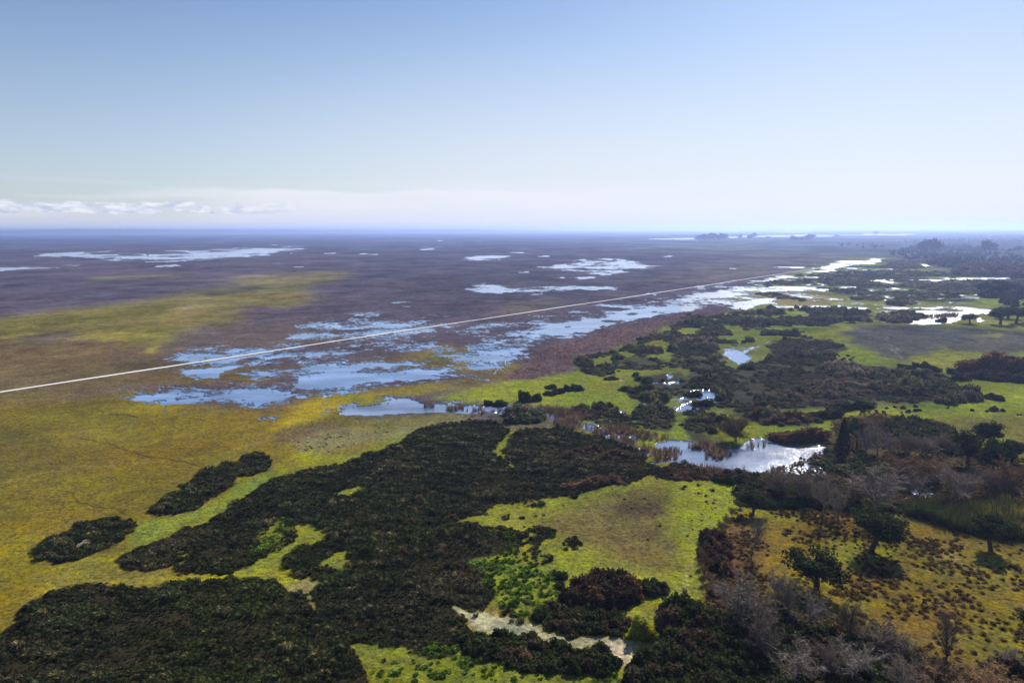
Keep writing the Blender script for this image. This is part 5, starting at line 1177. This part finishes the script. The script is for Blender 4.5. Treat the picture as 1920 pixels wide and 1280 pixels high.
# bare trees along the stream
for k, x, y, ty, w, lab in (('shrubby', 1470, 930, 868, 66, 'bare grey brown tree spreading in front of the pond glitter'), ('shrubby', 1512, 940, 872, 60, 'bare tree at the near shore of the glittering pond'), ('bare', 1541, 970, 880, 52, 'bare tree on a crooked trunk leaning over the pasture edge'),
        ('bare', 1640, 962, 862, 104, 'biggest grey bare tree, its wide twiggy crown over the stream'), ('bare', 1569, 978, 915, 40, 'slender bare tree at the pasture edge below the stream belt'), ('brown', 1690, 905, 845, 70, 'rusty brown thicket tree beyond the winding stream'),
        ('brown', 1735, 900, 848, 66, 'dark russet bare tree above the stream bend'), ('bare', 1722, 934, 880, 52, 'bare tree whose dark limbs stand before the pale stream'), ('bare', 1782, 945, 868, 80, 'wide grey bare tree between the stream and the cane brake'),
        ('shrubby', 1812, 935, 872, 56, 'grey bare tree next to the cane brake top'), ('brown', 1892, 935, 852, 70, 'golden brown bare tree at the picture edge above the canes'), ('shrubby', 1850, 925, 868, 60, 'dull brown bare tree under the low wide oak'),
        ('shrubby', 1600, 945, 888, 52, 'low bare tree squeezed between two larger stream trees')):
    T(k, 'bare_tree', lab, x, y, ty, w, 'bare trees along the stream')
# bare trees in the bottom corner
for k, x, y, ty, w, lab in (('bare', 1392, 1180, 1068, 84, 'large pale silvery bare tree at the foot of the bracken bank'), ('bare', 1372, 1150, 1085, 60, 'silvery bare tree leaning out toward the lawn'), ('bare', 1424, 1200, 1105, 78, 'silvery bare tree over the black gap in the thicket'), ('bare', 1456, 1152, 1060, 56, 'pale bare tree with a clear dark trunk before the pasture'),
        ('bare', 1480, 1158, 1075, 48, 'pale bare tree on twin thin trunks before the pasture'), ('bare', 1508, 1180, 1092, 74, 'pale twigged bare tree in the shadow of the leaning oak'), ('slim', 1590, 1205, 1114, 44, 'greenish grey slim bare tree at the lower pasture edge'), ('slim', 1575, 1195, 1118, 34, 'thin grey sapling beside the greenish slim tree'),
        ('shrubby', 1640, 1225, 1150, 92, 'broad olive brown bare shrub tree at the lower pasture edge'), ('shrubby', 1690, 1240, 1180, 70, 'low brown bare shrub beside the lone slim tree'), ('slim', 1773, 1250, 1128, 54, 'lone slim bare tree with a straight trunk in the lower pasture'), ('bare', 1488, 1290, 1198, 100, 'purplish grey bare tree at the bottom edge of the picture'),
        ('bare', 1605, 1290, 1202, 92, 'grey bare tree at the bottom edge below the shrub tree'), ('shrubby', 1550, 1270, 1195, 60, 'dull bare tree between the two bottom edge trees'), ('brown', 1760, 1300, 1240, 100, 'brown scrubby bare tree along the bottom edge'), ('brown', 1850, 1310, 1238, 100, 'dark brown bare scrub in the very bottom corner'),
        ('shrubby', 1690, 1310, 1230, 90, 'greyish bare scrub below the olive brown shrub tree'), ('shrubby', 1440, 1240, 1150, 70, 'half hidden grey bare tree behind the silvery trees'), ('shrubby', 1900, 1260, 1205, 60, 'dark bare shrub at the pasture corner by the picture edge'), ('slim', 1286, 1142, 1092, 22, 'thin leafless sapling rising from the black bush crest')):
    T(k, 'bare_tree', lab, x, y, ty, w, 'bare trees in the bottom corner thicket')
# dry brush along the pasture fence line
for i, (x, y, h, w) in enumerate(((1398, 940, 22, 18), (1388, 952, 18, 14), (1372, 968, 24, 16), (1362, 982, 22, 16), (1352, 996, 26, 18), (1342, 1008, 24, 16), (1332, 1022, 26, 18), (1324, 1036, 24, 14), (1318, 1050, 26, 16), (1314, 1064, 26, 14), (1320, 1078, 26, 16), (1330, 1092, 24, 16), (1318, 1096, 24, 12), (1334, 1112, 26, 18))):
    T('brown', 'dry_brush', 'dry brown brush along the line dividing lawn and pasture', x, y, y - h, w, 'dry brush dividing lawn and pasture', 'brush')
# dark trees by the far lagoon
T('oak', 'oak_tree', 'lone oak silhouetted against the shining lagoon', 1819, 607, 587, 30, var=1)
for x, y, ty, w, lab in ((1875, 607, 574, 46, 'dark oak leading the grove beside the shining lagoon'), (1905, 606, 572, 44, 'dark oak in mid grove beside the shining lagoon'), (1935, 605, 574, 46, 'dark oak of the lagoon grove cut by the picture edge'), (1890, 598, 574, 40, 'half hidden oak behind the lagoon grove'),
        (1850, 552, 528, 30, 'dark oak above the lagoon in the band of blue woods'), (1872, 556, 532, 32, 'dark oak standing under the bare blue woods'), (1895, 552, 528, 34, 'larger dark oak in the band above the grove'), (1915, 560, 534, 34, 'dark oak just above the lagoon grove'), (1868, 542, 524, 26, 'small dark oak at the tip of the upper lagoon')):
    T('oak', 'oak_tree', lab, x, y, ty, w, 'oaks round the far lagoon')
# trees on the skyline
for x, y, ty, w, lab in ((1311, 451, 440, 16, 'far tree ending the long dark clump on the skyline'), (1320, 451, 438, 18, 'second far tree of the long dark skyline clump'), (1329, 451, 436, 18, 'tallest far tree of the long dark skyline clump'), (1339, 451, 437, 18, 'round far tree in the middle of the skyline clump'), (1348, 451, 436.5, 18, 'broad far tree in the skyline clump'), (1357, 450, 438, 16, 'last far tree of the long dark skyline clump'),
        (1386, 447, 438, 9, 'small lone far tree just past the skyline clump'), (1404, 448, 440, 8, 'low far tree leaning on the taller skyline tree'), (1410, 447, 435.5, 14, 'tall rounded far tree on the bright flat'), (1441, 447, 443, 8, 'tiny far bush on the bright flat'), (1489, 452, 441, 16, 'paler far tree of the skyline pair'), (1500, 452, 444, 10, 'low far tree between the skyline pair'), (1512, 451, 438, 16, 'darker round far tree of the skyline pair'), (1526, 447, 439, 9, 'faint far tree behind the dark round one'), (1570, 444, 439, 8, 'small far tree before the bright water streak'), (1640, 440, 433.5, 11, 'faint umbrella shaped tree high on the skyline')):
    T('far', 'far_tree', lab, x, y, ty, w, 'trees on the skyline')
for x, y, ty, w, lab in ((1729, 474, 447, 14, 'tall blue eucalyptus of the far pair, the lighter one'), (1739, 472, 448, 12, 'thin blue eucalyptus between the far pair'), (1753, 474, 445, 17, 'tall blue eucalyptus of the far pair, the darker one'), (1848, 473, 450, 14, 'rounded blue far tree with a low side crown'), (1856, 473, 449, 18, 'largest rounded blue far tree beyond the woods'), (1907, 472, 461, 10, 'small blue far tree at the picture edge'), (1640, 466, 457, 9, 'small dark bush tree before the blue woods')):
    T('far', 'far_tree', lab, x, y, ty, w, 'blue trees beyond the lagoons')
def build_woods():
    g = np.random.default_rng(61)
    for (P, lab, h0, step, cc) in (([(1650, 478), (1720, 462), (1800, 458), (1860, 470), (1930, 465), (2300, 470), (2300, 500), (1900, 498), (1840, 486), (1760, 482), (1700, 486)], 'hazy blue woods under the skyline', 4.5, 11, (.032, .042, .028)),
                         ([(1796, 510), (1820, 500), (1880, 498), (1925, 505), (2300, 505), (2300, 535), (1920, 528), (1860, 516), (1800, 518)], 'mauve leafless grove above the lagoons', 6.0, 6.5, (.105, .080, .075)),
                         ([(1740, 492), (1790, 484), (1840, 488), (1850, 496), (1800, 500), (1750, 498)], 'blue scattered trees above the small lawn', 6.0, 9, (.05, .055, .04)),
                         ([(1560, 458), (1640, 456), (1720, 452), (1900, 440), (2300, 436), (2300, 462), (1900, 456), (1800, 455), (1700, 462), (1600, 466)], 'far bluish scrub plain below the skyline', 4.0, 26, (.05, .055, .04)),
                         ([(1830, 545), (1920, 538), (2300, 540), (2300, 572), (1920, 575), (1850, 566)], 'dark scrub wood under the blue oaks', 3.2, 4.5, (.038, .042, .026))):
        s, m = raster(P, (3, 1)); c0 = np.zeros((CH, CW), np.float32); c0[s] = m
        A = ground(*np.array(P, float).T); lo, hi = A.min(0) - 10, A.max(0) + 10
        pos, D, px, py, qx, qy = scatter((lo[0], hi[0]), (lo[1], hi[1]), step, 200, 9000, g)
        cl = fbm(pos[:, 0], pos[:, 1], D, step * 8, 3, 81, .6)
        k = sample(c0, qx, qy) * np.clip((.34 if D.mean() < 1300 else .16) + cl * 1.2, 0, 1) > g.random(len(D)); pos = pos[k]; n = len(pos)
        t = np.array(cc) * (.7 + .6 * g.random((n, 1)))
        sc = np.stack([h0 * (.55 + .35 * g.random(n)), h0 * (.6 + .6 * g.random(n))], 1)
        link('far_woods', scatter_mesh('far_woods', B_LOW, pos, sc, t, M_SCRUB, .1, None, g), kind='stuff', label=lab, category='woods')
build_woods()

# ------------------------------------------------------------------ shrubs one can tell apart
SH = []
for i in range(6):
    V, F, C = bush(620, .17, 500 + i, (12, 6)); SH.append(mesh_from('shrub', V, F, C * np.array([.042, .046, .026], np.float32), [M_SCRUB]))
SHB = []
for i in range(3):
    V, F, C = bush(620, .17, 520 + i, (12, 6)); SHB.append(mesh_from('brown_shrub', V, F, C * np.array([.115, .072, .042], np.float32), [M_SCRUB]))
TU = []
for i in range(4):
    V, F, C = tuft(60, 1.0, .5, .7, .05, (-.2, -.1), 540 + i, .25); TU.append(mesh_from('tussock', V, F, C * np.array([.050, .042, .022], np.float32), [M_RUSH]))
def shrub(bx, by, wpx, hpx, label, group=None, name='shrub', pool=SH, cat='shrub', k=None):
    g = ground(bx, by)[0]; _, mpp = height_at(bx, by, by - 5)
    o = bpy.data.objects.new(name, pool[random.randrange(len(pool)) if k is None else k]); COL.objects.link(o)
    dep = math.atan2(CAM_H, math.hypot(*g))
    o.location = (g[0], g[1], .12); r = wpx * mpp / 2
    h = max(.3, (hpx * mpp - 2 * r * sin(dep) * .5) / cos(dep)) if hpx > wpx * .5 else max(.3, hpx * mpp * .9)
    o.scale = (r, r * (.8 if wpx < 48 else .45), h); o.rotation_euler = (0, 0, random.random() * .6 - .3)
    o['label'] = label; o['category'] = cat
    if group: o['group'] = group
    return o
for x, y, w, h, lab in ((1723, 718, 30, 25, 'big dark green bush standing alone at the scrub edge'), (1700, 690, 34, 8, 'low dark shrub before the yellow grass hollow'), (1718, 687, 16, 9, 'small dark shrub in the row before the yellow hollow'), (1735, 690, 20, 12, 'rounded dark shrub beside the yellow hollow'), (1750, 696, 22, 10, 'dark shrub starting the long hedge line'),
        (1736, 712, 34, 12, 'dark mounded shrub next to the big lone bush'), (1765, 714, 40, 12, 'wide dark mound below the russet bushes'), (1790, 700, 30, 11, 'dark mound in the hedge line under the russet bushes'), (1800, 712, 34, 12, 'heavy dark shrub in the lower hedge line'), (1835, 708, 44, 14, 'long dark shrub of the hedge line'), (1870, 712, 44, 14, 'long dark shrub further along the hedge line'), (1905, 714, 46, 14, 'dark shrub closing the hedge line at the picture edge'), (1880, 690, 40, 10, 'dark shrub between the two russet bushes'), (1890, 677, 50, 9, 'flat dark shrub above the russet bushes')):
    shrub(x, y, w, h, lab, 'dark shrubs of the hedge line')
for x, y, w, h, lab in ((1845, 698, 84, 34, 'big russet bush behind the hedge line'), (1908, 700, 52, 30, 'russet bush cut by the picture edge')):
    shrub(x, y, w, h, lab, 'russet bushes', 'russet_bush', SHB)
for x, y, w, h, lab in ((985, 752, 30, 22, 'broad dark shrub, largest of the pair on the bright lawn'), (1004, 751, 22, 14, 'dark shrub joined to the largest one on the bright lawn'), (1033, 728, 20, 8, 'small dark shrub above the shrub chain on the lawn'), (1030, 740, 26, 7, 'low dark shrub starting the chain on the lawn'), (1046, 737, 24, 9, 'dark shrub in mid chain on the lawn'), (1064, 732, 22, 10, 'dark shrub near the end of the chain on the lawn'), (1083, 731, 26, 12, 'rounded dark shrub ending the chain on the lawn'),
        (917, 758, 22, 9, 'dark shrub at the channel bank, first of two'), (937, 759, 24, 9, 'dark shrub at the channel bank, second of two'), (1124, 762, 22, 10, 'dark shrub by the lawn edge above the channel reeds'), (1140, 763, 20, 9, 'smaller dark shrub touching the scrub above the reeds'), (1146, 711, 26, 6, 'flat dark shrub alone near the pale track on the lawn'), (1174, 732, 26, 8, 'dark shrub where the lawn meets the dense scrub'), (1205, 737, 44, 15, 'rounded mauve brown shrub on the scrub front'), (828, 797, 16, 6, 'small dark shrub off the tip of the rush bed'),
        (1320, 760, 34, 12, 'dark shrub among the glinting pools'), (1300, 742, 30, 10, 'dark shrub on the near side of the glinting pools')):
    shrub(x, y, w, h, lab)
for x, y, w, h, lab in ((1500, 826, 100, 22, 'wide mauve heath mound on the bank of the pond'), (1545, 782, 70, 14, 'dark heath mound on the far bank grass'), (1575, 768, 44, 14, 'round dark shrub at the lower scrub edge'), (1615, 765, 50, 14, 'second round dark shrub at the lower scrub edge'), (1480, 788, 84, 18, 'brown topped heath mound above the willow lawn'), (1432, 784, 60, 18, 'brown heath mound behind the willow')):
    shrub(x, y, w, h, lab, None, 'heath_mound' if 'heath' in lab else 'shrub', SHB if 'mauve' in lab or 'brown' in lab else SH)
small = [(1618, 770, 10), (1617, 773, 8), (1633, 766, 9), (1643, 771, 7), (1657, 773, 8), (1662, 766, 7), (1678, 764, 7), (1693, 766, 10), (1703, 773, 10), (1716, 771, 9), (1724, 770, 9), (1716, 763, 8), (1710, 781, 7), (1830, 746, 16), (1854, 747, 18), (1873, 750, 20), (1863, 770, 16), (1880, 771, 10), (1850, 772, 8), (1822, 770, 8), (1908, 778, 5), (1914, 778, 5), (1580, 774, 9), (1497, 797, 7), (1690, 774, 5), (1660, 777, 5), (1777, 765, 6), (1400, 790, 7), (1408, 784, 6)]
for x, y, w in small: shrub(x, y, w, w * .62, 'small round dark shrub dotted on the bright meadow beyond the belt', 'small shrubs on the bright meadow')
for x, y, w in ((1590, 668, 7), (1582, 673, 6), (1578, 676, 8), (1570, 680, 6), (1586, 678, 6), (1595, 675, 7), (1566, 673, 5), (1600, 671, 5), (1592, 682, 4), (1604, 685, 5), (1574, 668, 4), (1562, 683, 5)):
    shrub(x, y, w, w * .6, 'tiny dark bush in the cluster on the green patch amid scrub', 'tiny bushes in the cluster')
lt = [(1303, 925, 5), (1315, 926, 5), (1333, 929, 3), (1338, 936, 4), (1342, 937, 5), (1327, 945, 5), (1323, 950, 3), (1342, 952, 5), (1336, 955, 3), (1333, 953, 3), (1315, 963, 5), (1317, 965, 4), (1342, 963, 4), (1332, 969, 4), (1298, 975, 5), (1316, 976, 8), (1317, 982, 6), (1330, 985, 3), (1299, 993, 5), (1258, 961, 3), (1363, 929, 5), (1372, 934, 3), (1376, 933, 4), (1381, 938, 3), (1383, 932, 3), (1368, 942, 3), (1360, 946, 3), (1348, 975, 3), (1250, 930, 3), (1290, 940, 2)]
for x, y, w in lt: shrub(x, y, w * 1.15, w * .7, 'small dark tussock scattered on the bright grass of the lawn', 'dark tussocks on the lawn', 'tussock', TU, 'tussock')
for x, y, w in ((985, 945, 10), (1005, 968, 9), (1020, 966, 9), (1057, 948, 5), (1148, 917, 5), (905, 1143, 16), (892, 1155, 18), (960, 1165, 16), (1022, 1183, 12), (1205, 1215, 4), (1228, 1211, 4), (1209, 1210, 4)):
    shrub(x, y, w, w * .8, 'dark shrub tussock near the edges of lawn and dried pool', 'tussocks near lawn and dried pool', 'tussock', TU, 'tussock')
for x, y, w, h, lab in ((848, 973, 26, 14, 'tawny dome rising out of the dark rush bed'), (770, 980, 22, 9, 'grey dome beside the tawny one in the rush bed'), (755, 1036, 24, 10, 'straw coloured dome low in the rush bed'), (838, 1066, 26, 10, 'dark dome by the green scrub mix'), (815, 1128, 22, 14, 'olive dome above the pale track end'), (720, 978, 24, 8, 'pale brown dome low in the rush bed')):
    shrub(x, y, w, h, lab, None, 'rush_dome', SHB if 'tawny' in lab or 'straw' in lab or 'brown' in lab else SH)
for x, y, w, h, lab in ((1100, 912, 80, 16, 'long tawny mound on the lawn side of the rush bed'), (1150, 858, 60, 16, 'brown mound in the rush bed below the reeds'), (1080, 850, 50, 10, 'low brown mound in mid rush bed'), (1115, 846, 36, 14, 'rounded brown mound crest in the rush bed'), (1155, 902, 44, 10, 'dark mound at the end of the long tawny mound')):
    shrub(x, y, w, h, lab, None, 'heath_mound', SHB)
YB = []
V, F, C = bush(900, .13, 560, (12, 6)); YB.append(mesh_from('yellow_shrub', V, F, C * np.array([.20, .205, .035], np.float32), [M_CANE]))
shrub(1203, 1196, 60, 46, 'sunlit yellow green bush beside the pale dried pool', None, 'yellow_bush', YB)
shrub(277, 478, 3.4, 1.6, 'lone dark bush standing in the far sheet of flood water')
shrub(1766, 603, 20, 7, 'dark bush on the lagoon shore before the lone oak'); shrub(1770, 599, 9, 4, 'small dark bush behind the one on the lagoon shore')
